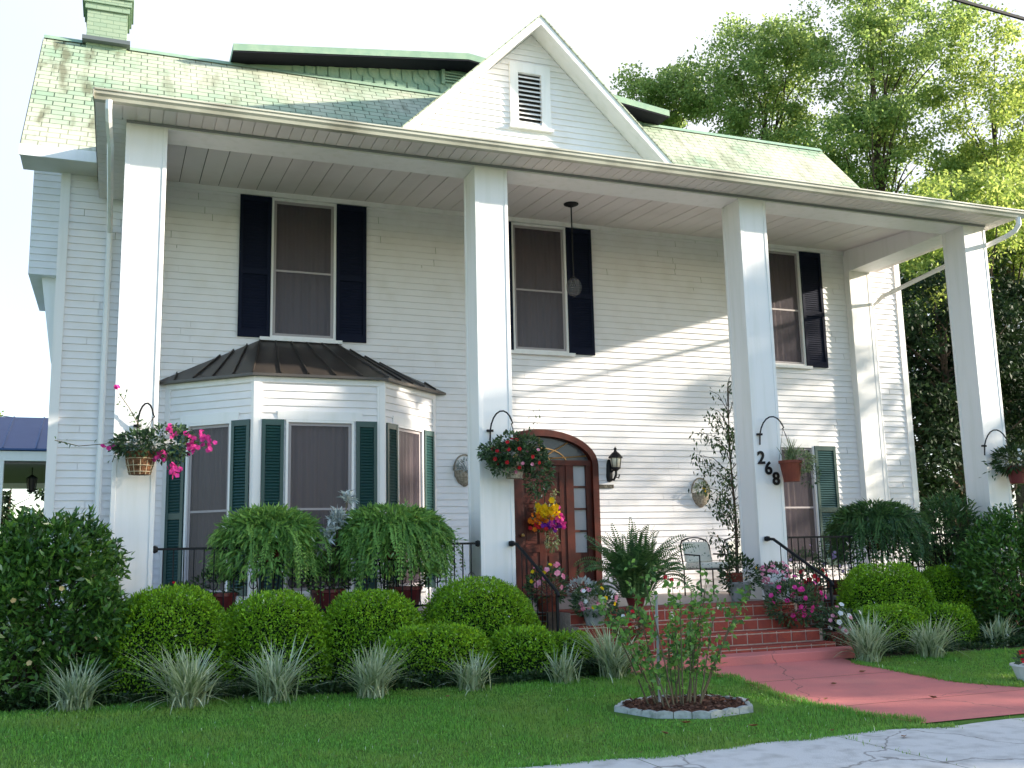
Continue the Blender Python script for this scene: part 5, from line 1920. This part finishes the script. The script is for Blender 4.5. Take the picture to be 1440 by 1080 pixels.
P3 = np.stack([wx + np.where(rg.uniform(size=60) < 0.5, -0.17, 0.14) + rg.normal(size=60) * 0.03, np.full(60, wy - 0.02), wz + rg.uniform(0.2, 0.5, 60)], 1)
fol(t, np.concatenate([P, P2, P3]), np.concatenate([v, v2 + np.array([0, 0, -0.8]), rg.normal(size=(60, 3))]), 0.06, 0.026, L_VARI, rg)
mb = MB()
mb.tube([(wx, wy + 0.03, wz + 0.2), (wx, wy + 0.05, wz + 0.55)], 0.006, 5)
mb.build('hanger', IRON, t)

# tall ficus behind the third column
rg = np.random.default_rng(90)
fx, fy = 10.84, 1.6
t = thing('ficus_tree', 'tall thin ficus in a pot half hidden behind the third column', 'potted tree', (fx, fy, F0))
mb = MB()
mb.lathe([(0.15, 0.0), (0.20, 0.30), (0.215, 0.31), (0.215, 0.35), (0.18, 0.35), (0.17, 0.3), (0.0, 0.3)], (fx, fy, F0), 16)
mb.build('pot', TERRA, t)
mb = MB()
Ps = []
for k_ in range(34):
    zz = F0 + 0.6 + 2.9 * (k_ / 33)
    wdt = 0.62 * math.sin(math.pi * (0.12 + 0.83 * k_ / 33)) ** 0.7
    a = rg.uniform(0, 6.28)
    tip = (fx + wdt * math.cos(a), fy + wdt * 0.7 * math.sin(a), zz + 0.1)
    mb.tube([(fx, fy, zz - 0.25), ((fx + tip[0]) / 2, (fy + tip[1]) / 2, zz + 0.03), tip], [0.009, 0.006, 0.003], 4)
    for s_ in range(56 if k_ < 26 else 14):
        f_ = rg.uniform(0.3, 1.05)
        Ps.append(np.array([fx + (tip[0] - fx) * f_, fy + (tip[1] - fy) * f_, zz - 0.25 + 0.35 * f_]) + rg.normal(size=3) * 0.06)
mb.tube([(fx, fy, F0 + 0.3), (fx + 0.03, fy, 2.0), (fx - 0.02, fy, 3.2), (fx + 0.04, fy, 4.25)], [0.03, 0.022, 0.013, 0.004], 7)
mb.build('trunk', BARK, t)
Ps = np.array(Ps)
fol(t, Ps, rg.normal(size=Ps.shape) * 0.6 + np.array([0, 0, -0.9]), 0.08, 0.032, L_COVER, rg, 'crown')

# patio chairs
for i, (px, py, sc_, lab) in enumerate(((10.36, 1.75, 1, 'black iron porch chair with a floral cushion, left of the ficus'), (11.35, 2.0, 1, 'black iron porch chair with a floral cushion, behind the ficus'))):
    t = thing('patio_chair', lab, 'chair', (px, py, F0), 'iron chairs with floral cushions')
    mb = MB()
    w = 0.27
    for sx in (-w, w):
        for sy in (-0.25, 0.25):
            mb.tube([(px + sx, py + sy, F0), (px + sx, py + sy, F0 + 0.42)], 0.012, 6)
        mb.tube([(px + sx, py - 0.25, F0 + 0.42), (px + sx, py - 0.25, F0 + 0.64), (px + sx, py + 0.2, F0 + 0.66)], 0.012, 6)
        mb.tube([(px + sx, py + 0.25, F0 + 0.42), (px + sx * 1.02, py + 0.33, F0 + 0.80), (px + sx * 0.8, py + 0.36, F0 + 0.90)], 0.012, 6)
    mb.tube([(px + w * 0.9 * math.cos(a), py + 0.35, F0 + 0.84 + 0.09 * math.sin(a)) for a in np.linspace(0, math.pi, 11)], 0.012, 6)
    for sx in (-0.14, 0.0, 0.14):
        mb.tube([(px + sx + 0.05 * math.cos(a), py + 0.35, F0 + 0.87 + 0.03 * math.sin(a)) for a in np.linspace(0, 6.28, 9)], 0.007, 5)
    for sy in (-0.25, 0.25):
        mb.tube([(px - w, py + sy, F0 + 0.42), (px + w, py + sy, F0 + 0.42)], 0.012, 6)
    mb.build('frame', IRON, t)
    mb = MB()
    mb.box(px - 0.26, px + 0.26, py - 0.25, py + 0.24, F0 + 0.43, F0 + 0.53)
    mb.build('seat_cushion', CUSHION, t, bevel=0.03)
    mb = MB()
    n0 = len(mb.v)
    mb.v += [(px - 0.25, py + 0.17, F0 + 0.53), (px + 0.25, py + 0.17, F0 + 0.53), (px + 0.24, py + 0.30, F0 + 0.86), (px - 0.24, py + 0.30, F0 + 0.86),
             (px - 0.25, py + 0.26, F0 + 0.53), (px + 0.25, py + 0.26, F0 + 0.53), (px + 0.24, py + 0.36, F0 + 0.86), (px - 0.24, py + 0.36, F0 + 0.86)]
    mb.f += [tuple(n0 + i_ for i_ in q) for q in ((0, 1, 2, 3), (5, 4, 7, 6), (0, 3, 7, 4), (1, 5, 6, 2), (3, 2, 6, 7), (0, 4, 5, 1))]
    mb.build('back_cushion', CUSHION, t, bevel=0.03)


def flower_pot(label, x, y, z0, potr, poth, potm, fr, frz, nleaf, blooms, seed, group='flower pots by the steps', leafm=None):
    rg = np.random.default_rng(seed)
    t = thing('flower_pot', label, 'flower pot', (x, y, z0), group)
    mb = MB()
    mb.lathe([(potr * 0.72, 0.0), (potr, poth * 0.88), (potr * 1.08, poth * 0.9), (potr * 1.08, poth), (potr * 0.9, poth), (potr * 0.85, poth * 0.9), (0.0, poth * 0.9)], (x, y, z0), 18)
    mb.build('pot', potm, t)
    zc = z0 + poth + frz * 0.4
    P, v = mound(x, y, zc, fr, fr * 0.8, frz, nleaf, rg)
    fol(t, P, v + np.array([0, 0, 0.3]), 0.055, 0.03, leafm or L_BASK, rg)
    for nm, m_, n_, r_ in blooms:
        P, v = mound(x, y - fr * 0.25, zc + frz * 0.25, fr, fr * 0.8, frz * 0.95, n_, rg)
        np_build(nm, flowers(P, v + np.array([0, -0.8, 0.2]), r_, rg), m_, t)
    return t


flower_pot('grey stone pot of pink geraniums at the foot of the third column', 10.02, -0.55, F0, 0.17, 0.24, GREYPOT, 0.26, 0.20, 500, [('blossom', FL_PINK, 60, 0.028)], 91)
flower_pot('pot of dark blue green leaves and one yellow bloom behind the pink geraniums', 9.75, -0.1, F0, 0.17, 0.26, GREYPOT, 0.30, 0.28, 700, [('blossom', FL_YEL, 3, 0.03)], 92, leafm=L_COVER)
flower_pot('pot spilling magenta petunias down the right side of the steps', 9.86, -1.18, 0.434, 0.15, 0.2, TERRA, 0.40, 0.30, 1300, [('blossom', FL_MAG, 40, 0.036)], 93)
flower_pot('pot of white and pink flowers at the right end of the steps', 10.42, -1.35, 0.12, 0.16, 0.24, TERRA, 0.32, 0.24, 700, [('blossom', FL_WHITE, 14, 0.04), ('pink_blossom', FL_PINK, 12, 0.03)], 94)
flower_pot('maroon pot of red flowers by the right handrail', 10.72, -0.45, 0.72, 0.15, 0.22, MAROON, 0.2, 0.2, 300, [('blossom', FL_RED, 12, 0.04)], 95)
flower_pot('pot of pale pink flowers behind the left handrail', 6.62, -0.45, F0, 0.16, 0.22, TERRA, 0.28, 0.26, 700, [('blossom', FL_PINK, 16, 0.04), ('yellow_blossom', FL_YEL, 4, 0.03)], 96)
flower_pot('pot of pink, yellow and white flowers on the left side of the steps', 7.02, -1.0, 0.592, 0.15, 0.2, GREYPOT, 0.30, 0.2, 700, [('blossom', FL_PINK, 14, 0.035), ('yellow_blossom', FL_YEL, 8, 0.03), ('white_blossom', FL_WHITE, 6, 0.03)], 97)
flower_pot('grey pot of silvery leaves at the top left of the steps', 7.15, -0.35, F0, 0.14, 0.2, GREYPOT, 0.2, 0.14, 260, [], 98, leafm=L_SILV)
flower_pot('low pot of mixed small red and white flowers at the bottom left of the steps', 7.25, -1.48, 0.434, 0.13, 0.14, TERRA, 0.26, 0.16, 500, [('blossom', FL_RED, 6, 0.03), ('white_blossom', FL_WHITE, 6, 0.025)], 99)
flower_pot('white stone pot with a red flower at the right edge of the path', 10.75, -4.1, float(gz(-4.1)), 0.2, 0.18, mat('white stone', (0.6, 0.6, 0.6), 0.7), 0.16, 0.12, 160, [('blossom', FL_RED, 4, 0.05)], 100, group='flower pots by the path')

# bedding behind the right railing
for i, (px, pz, lab) in enumerate(((11.3, 1.05, 'loose plant with small mauve flowers behind the right railing'), (11.9, 0.95, 'plant with yellow green leaves and mauve flowers beside the right fern'))):
    rg = np.random.default_rng(103 + i)
    flower_pot(lab, px, 0.5, F0, 0.15, 0.22, TERRA, 0.34, 0.36, 500, [('blossom', flower_mat('mauve petals %d' % i, (0.35, 0.22, 0.45), (0.5, 0.4, 0.6)), 16, 0.028)], 105 + i, 'flower pots behind the right railing')

# ------------------------------------------------------------------ rose bed in the lawn
rg = np.random.default_rng(110)
RXc, RYc = 6.50, -3.95
gzc = float(gz(RYc))
pts = []
ring_poly = [(5.84, -3.82), (6.10, -3.50), (6.55, -3.36), (7.05, -3.60), (7.20, -3.95), (6.98, -4.40), (6.45, -4.52), (6.02, -4.28)]
mb = MB()
m_ = len(ring_poly)
cxr, cyr = sum(p[0] for p in ring_poly) / m_, sum(p[1] for p in ring_poly) / m_
for i in range(m_):
    a, b = Vector((*ring_poly[i], 0)), Vector((*ring_poly[(i + 1) % m_], 0))
    d = (b - a)
    L_ = d.length
    d.normalize()
    nrm = Vector((d.y, -d.x, 0))
    if nrm.dot(a - Vector((cxr, cyr, 0))) < 0:
        nrm = -nrm
    T = local((a.x, a.y, gzc), d, nrm)
    ns = 3
    for k_ in range(ns):
        f0, f1 = L_ * (k_ + 0.02) / ns, L_ * (k_ + 0.98) / ns
        mid = (f0 + f1) / 2
        h0 = 0.042
        P_ = [T(f0, 0, -0.02), T(f1, 0, -0.02), T(f1, 0, h0), T((mid + f1) / 2, 0, h0 + 0.010), T(mid, 0, h0 + 0.014), T((mid + f0) / 2, 0, h0 + 0.010), T(f0, 0, h0)]
        Q_ = [T(f0, -0.045, -0.02), T(f1, -0.045, -0.02), T(f1, -0.045, h0), T((mid + f1) / 2, -0.045, h0 + 0.010), T(mid, -0.045, h0 + 0.014), T((mid + f0) / 2, -0.045, h0 + 0.010), T(f0, -0.045, h0)]
        mb.poly(*P_)
        mb.poly(*Q_[::-1])
        for j in range(7):
            jj = (j + 1) % 7
            mb.poly(P_[j], P_[jj], Q_[jj], Q_[j])
ed = tag(mb.build('bed_edging', EDGING), 'whitewashed concrete edging ring round the rose bush', 'edging')
mb = MB()
mb.poly(*[(cxr + (p[0] - cxr) * 0.95, cyr + (p[1] - cyr) * 0.95, gzc + 0.035) for p in ring_poly])
kind(mb.build('mulch', MULCH), 'structure')
P = np.stack([rg.uniform(5.95, 7.08, 1400), rg.uniform(-4.42, -3.45, 1400), gzc + 0.036 + rg.uniform(0, 0.03, 1400)], 1)
k_in = ((P[:, 0] - cxr) / 0.60) ** 2 + ((P[:, 1] - cyr) / 0.50) ** 2 < 1
P = P[k_in]
kind(np_build('bark_chips', [leaves(P, rg.normal(size=P.shape) * np.array([1, 1, 0.25]), 0.05, 0.02, rg)], leaf_mat('bark chips', [(0.05, 0.025, 0.018), (0.11, 0.05, 0.035), (0.2, 0.10, 0.07)], 0.0, 0.9, 0.1)), 'stuff')

t = thing('rose_bush', 'leggy rose bush with bare lower stems in the ringed lawn bed', 'rose bush', (RXc, RYc, gzc))
mb = MB()
Ps, Vs = [], []
for k_ in range(22):
    bx, by = RXc + rg.normal() * 0.20, RYc + rg.normal() * 0.12
    hh = rg.uniform(0.6, 1.3)
    lx_, ly_ = (bx - RXc) * 1.7 + rg.normal() * 0.14, rg.normal() * 0.14
    pth = [Vector((bx, by, gzc)), Vector((bx + lx_ * 0.35, by + ly_ * 0.35, gzc + hh * 0.4)), Vector((bx + lx_ * 0.7, by + ly_ * 0.7, gzc + hh * 0.75)), Vector((bx + lx_, by + ly_, gzc + hh))]
    mb.tube(pth, [0.009, 0.007, 0.005, 0.0025], 5)
    for s_ in range(15):
        f_ = rg.uniform(0.22, 1.0) ** 0.8
        i_ = min(int(f_ * 3), 2)
        q = pth[i_].lerp(pth[i_ + 1], f_ * 3 - i_)
        c_ = np.array(q) + rg.normal(size=3) * 0.045
        for w_ in range(4):
            Ps.append(c_ + rg.normal(size=3) * 0.018)
            Vs.append(rg.normal(size=3) + np.array([0, 0, 0.3]))
mb.build('stems', TWIG, t)
fol(t, np.array(Ps), np.array(Vs), 0.066, 0.042, L_ROSE, rg)
P = np.array([[6.36, -3.98, 1.24], [6.44, -3.97, 1.21]])
np_build('blossom', flowers(np.repeat(P, 3, 0) + rg.normal(size=(6, 3)) * 0.012, rg.normal(size=(6, 3)) + np.array([0, -1, 0.4]), 0.022, rg), FL_RED, t)
mb = MB()
mb.tube([(6.28, -3.90, gzc - 0.05), (6.29, -3.90, 0.6), (6.30, -3.89, 1.08)], 0.014, 7)
tag(mb.build('garden_stake', STAKE), 'grey wooden stake standing among the rose stems', 'stake')

# fallen leaves on lawn, path and pavement
spots = [(2.55, -5.35, 'large brown curled leaf on the lawn near the front'), (3.15, -5.55, 'small tan leaf on the lawn near the big brown leaf'), (4.55, -2.75, 'dry leaf on the lawn near the short grass clump'), (6.0, -4.85, 'pale leaf on the lawn below the rose bed'),
         (6.4, -5.25, 'small leaf on the lawn between rose bed and pavement'), (5.6, -5.2, 'brown leaf on the lawn left of the rose bed'), (7.95, -4.2, 'tan leaf at the lawn edge of the red path'), (8.9, -4.6, 'dark leaf lying on the red path'),
         (8.6, -3.5, 'small brown leaf in the middle of the red path'), (6.9, -5.62, 'curled leaf on the lawn edge beside the pavement'), (7.2, -6.1, 'brown leaf on the grey pavement'), (9.4, -3.0, 'leaf on the red path below the right grass clump')]
for i, (px, py, lab) in enumerate(spots):
    rg = np.random.default_rng(130 + i)
    s_ = 0.085 if i == 0 else rg.uniform(0.035, 0.055)
    mb = MB()
    a = rg.uniform(0, 6.28)
    z = float(gz(py)) + (0.045 if i in (0, 1, 2, 3, 4, 5) else 0.022)
    cs_, sn = math.cos(a), math.sin(a)

    def lp(u_, v_, h_):
        return (px + s_ * (u_ * cs_ - v_ * sn), py + s_ * (u_ * sn + v_ * cs_), z + s_ * h_)
    mb.poly(lp(-1, 0, 0.1), lp(-0.4, -0.42, 0.25), lp(0.4, -0.36, 0.2), lp(1, 0, 0.3), lp(0.2, 0, 0.0), lp(-0.4, 0, 0.0))
    mb.poly(lp(-1, 0, 0.1), lp(-0.4, 0, 0.0), lp(0.2, 0, 0.0), lp(1, 0, 0.3), lp(0.4, 0.36, 0.3), lp(-0.4, 0.42, 0.35))
    tag(mb.build('fallen_leaf', BIND), lab, 'leaf', 'fallen leaves')


# ------------------------------------------------------------------ trees
def tree(label, base, crowns, ncl, per, leafL, matl, seed, trunk_r=0.3, sigma=0.55, group='trees around the house', name='tree', shell=0.2, lower=None):
    """crowns: list of (cx,cy,cz,rx,ry,rz); clusters of leaves at limb ends"""
    rg = np.random.default_rng(seed)
    bx, by, bz = base
    t = thing(name, label, 'tree', base, group)
    vols = np.array([c[3] * c[4] * c[5] for c in crowns]) ** 0.8
    pick = rg.choice(len(crowns), ncl, p=vols / vols.sum())
    v = unit(rg.normal(size=(ncl, 3)))
    r = rg.uniform(shell, 1.0, (ncl, 1)) ** 0.6
    cr = np.array(crowns)[pick]
    Cc = cr[:, :3] + v * r * cr[:, 3:]
    szc = rg.uniform(0.6, 1.3, ncl)
    Q = np.repeat(Cc, per, 0)
    dv = unit(rg.normal(size=(ncl * per, 3)))
    rad = np.repeat(szc, per)[:, None] * sigma * rg.uniform(0.1, 1, (ncl * per, 1)) ** 0.8
    Q = Q + dv * rad * np.array([1.15, 1.15, 0.72])
    np_build('crown', [leaves(Q, dv * 0.6 + rg.normal(size=dv.shape) * 0.7 + np.array([0, 0, -0.15]), leafL, leafL * 0.55, rg)], matl, t)
    mb = MB()
    top = max(c[2] + 0.5 * c[5] for c in crowns)
    cmx, cmy = np.mean([c[0] for c in crowns]), np.mean([c[1] for c in crowns])
    h = top - bz
    axis = [Vector((bx, by, bz)), Vector((bx + 0.15 * (cmx - bx), by + 0.15 * (cmy - by), bz + 0.3 * h)), Vector((bx + 0.55 * (cmx - bx), by + 0.55 * (cmy - by), bz + 0.62 * h)), Vector((cmx, cmy, bz + 0.98 * h))]
    mb.tube(axis, [trunk_r * 1.25, trunk_r * 0.85, trunk_r * 0.45, trunk_r * 0.08], 10)
    for i in rg.choice(ncl, min(ncl, 36), replace=False):
        e = Vector(Cc[i])
        f = min(max((e.z - bz) / h - rg.uniform(0.12, 0.32), 0.16), 0.9)
        k_ = 0 if f < 0.3 else (1 if f < 0.62 else 2)
        f0, f1 = ((0, 0.3), (0.3, 0.62), (0.62, 0.98))[k_]
        s_ = axis[k_].lerp(axis[k_ + 1], (f - f0) / (f1 - f0))
        m_ = s_.lerp(e, 0.5) + Vector((rg.normal() * 0.25, rg.normal() * 0.25, 0.08 * (e - s_).length))
        rr = trunk_r * (0.09 + 0.15 * (1 - f))
        mb.tube([s_, m_, e], [rr, rr * 0.6, rr * 0.15], 6, cap=False)
    mb.build('trunk', BARK, t)
    return t


tree('tall airy tree with a forked crown showing sky, behind the right roof end', (28.5, 17.5, 0.1), [(28.9, 17, 19.2, 2.9, 2.6, 3.6), (27.1, 17, 16.6, 2.1, 2.0, 1.9), (31.0, 17, 22.4, 3.0, 2.4, 2.6), (27.6, 17, 21.8, 2.0, 2.0, 1.8), (30.0, 17.5, 15.8, 2.6, 2.4, 2.4), (28.0, 17.5, 13.6, 2.4, 2.0, 1.8)], 230, 150, 0.17, L_TREE, 201, 0.34, 0.68)
tree('sunlit yellow green tree at the right edge of the picture', (32.5, 15.5, 0.1), [(32.4, 15, 17.6, 2.8, 2.2, 4.2), (30.9, 14.5, 13.4, 2.8, 2.4, 2.0), (33.3, 15, 12.5, 2.5, 2.2, 2.5)], 220, 150, 0.16, L_TREEY, 202, 0.3, 0.68)
tree('low bright yellow green tree just above the right porch eave', (25.9, 11.3, 0.1), [(25.6, 11.0, 11.3, 2.8, 2.0, 1.5), (27.6, 11.2, 12.3, 1.8, 1.6, 1.6), (24.4, 11, 9.6, 1.9, 1.6, 1.3)], 110, 120, 0.16, L_TREEY, 203, 0.26, 0.52)
tree('small crowned distant tree just right of the white gable', (22.8, 24.5, 0.1), [(22.6, 24, 20.6, 2.1, 2.0, 1.5), (24.3, 24, 21.6, 1.2, 1.2, 1.3), (21.4, 24, 19.0, 1.8, 1.8, 1.6)], 110, 150, 0.17, L_TREE, 204, 0.3, 0.6)
tree('rounded tree behind the right roof slope with gaps of sky', (26.0, 21.5, 0.1), [(25.9, 21, 20.8, 3.1, 2.4, 2.7), (27.6, 21, 22.7, 1.6, 1.5, 1.5), (24.4, 21, 17.6, 2.0, 2.0, 2.0), (27.8, 21, 17.4, 2.4, 2.2, 2.4)], 220, 150, 0.17, L_TREE, 205, 0.3, 0.66)
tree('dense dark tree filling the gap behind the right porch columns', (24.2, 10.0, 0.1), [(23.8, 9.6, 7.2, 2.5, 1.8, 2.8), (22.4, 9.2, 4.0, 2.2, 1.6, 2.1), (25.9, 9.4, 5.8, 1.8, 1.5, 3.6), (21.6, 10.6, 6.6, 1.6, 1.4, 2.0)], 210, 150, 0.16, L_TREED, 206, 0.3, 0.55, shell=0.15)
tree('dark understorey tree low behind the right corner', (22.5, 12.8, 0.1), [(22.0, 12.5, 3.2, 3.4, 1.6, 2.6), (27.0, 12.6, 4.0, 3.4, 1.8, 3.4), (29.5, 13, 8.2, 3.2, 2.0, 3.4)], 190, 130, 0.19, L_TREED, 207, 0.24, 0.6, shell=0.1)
tree('leafy tree mass behind the roof at the far right', (29.5, 21.0, 0.1), [(28.9, 20.3, 13.6, 3.8, 2.2, 2.6), (33.0, 20.5, 12.5, 3.8, 2.2, 3.2), (37.5, 21, 15.5, 3.5, 2.4, 4.0)], 260, 140, 0.2, L_TREE, 208, 0.34, 0.66, shell=0.2)
tree('pale tree top beyond the carport roof at the left edge', (-2.6, 22.5, 0.1), [(-2.6, 22, 5.4, 1.0, 1.0, 1.3), (-4.0, 22, 5.0, 1.5, 1.0, 1.6)], 50, 120, 0.14, L_TREEY, 209, 0.18, 0.4)
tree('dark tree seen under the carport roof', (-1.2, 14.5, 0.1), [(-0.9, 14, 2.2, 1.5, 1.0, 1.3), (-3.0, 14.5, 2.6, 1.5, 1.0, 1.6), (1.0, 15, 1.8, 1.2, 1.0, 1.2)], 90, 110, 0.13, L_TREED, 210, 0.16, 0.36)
# the neighbour's trees to the right of the lot: their shade lies over the garden
G2 = 'neighbouring trees shading the garden'
tree('tall oak beyond the right edge shading the left columns', (24.5, -10.5, 0), [(24, -9.0, 7.2, 2.0, 2.9, 3.4), (24.5, -13.0, 7.0, 2.2, 3.0, 4.0)], 210, 70, 0.30, L_TREED, 211, 0.3, 0.7, G2, shell=0.1)
tree('broad oak beyond the right edge shading the steps', (24.5, -5.8, 0), [(24.3, -6.2, 5.6, 1.9, 2.2, 3.4), (24.3, -4.9, 7.9, 1.3, 1.1, 2.7)], 190, 70, 0.28, L_TREED, 212, 0.3, 0.65, G2, shell=0.1)
tree('thin young oak beyond the right edge shading the right columns', (24.5, -2.6, 0), [(24.2, -3.4, 4.3, 1.4, 1.0, 2.7), (24.2, 0.9, 4.4, 1.3, 0.9, 2.6)], 80, 60, 0.26, L_TREED, 213, 0.2, 0.6, G2, shell=0.1)

tree('slender unseen sapling added beyond the right edge to dapple the front wall', (24.3, -1.4, 0), [(24.2, -1.3, 7.4, 1.0, 1.3, 1.9)], 22, 45, 0.2, L_TREED, 214, 0.1, 0.5, G2, shell=0.1)  # made-up tree out of view, added to break up the sun on the wall

# ------------------------------------------------------------------ cables
mb = MB()
mb.tube([(-1.0, -5.0, 8.15), (6.0, -5.0, 7.62), (9.68, -5.0, 7.285), (10.65, -5.0, 7.235), (14, -5.0, 7.1), (30, -5, 7.4)][2:], 0.022, 6)
mb.tube([(9.68, -5.0, 7.285), (8.5, -5.0, 7.40), (5.0, -5.0, 7.85), (-8, -5.0, 10.0)], 0.022, 6)
tag(mb.build('power_cable', CABLE), 'thick black overhead cable crossing the top right corner', 'cable')
mb = MB()
mb.tube([(-14, 8.4, 5.6), (-0.65, 8.0, 4.20), (0.47, 7.9, 4.06)], 0.008, 5)
tag(mb.build('service_wire', CABLE), 'thin wire running to the house above the blue carport roof', 'wire')
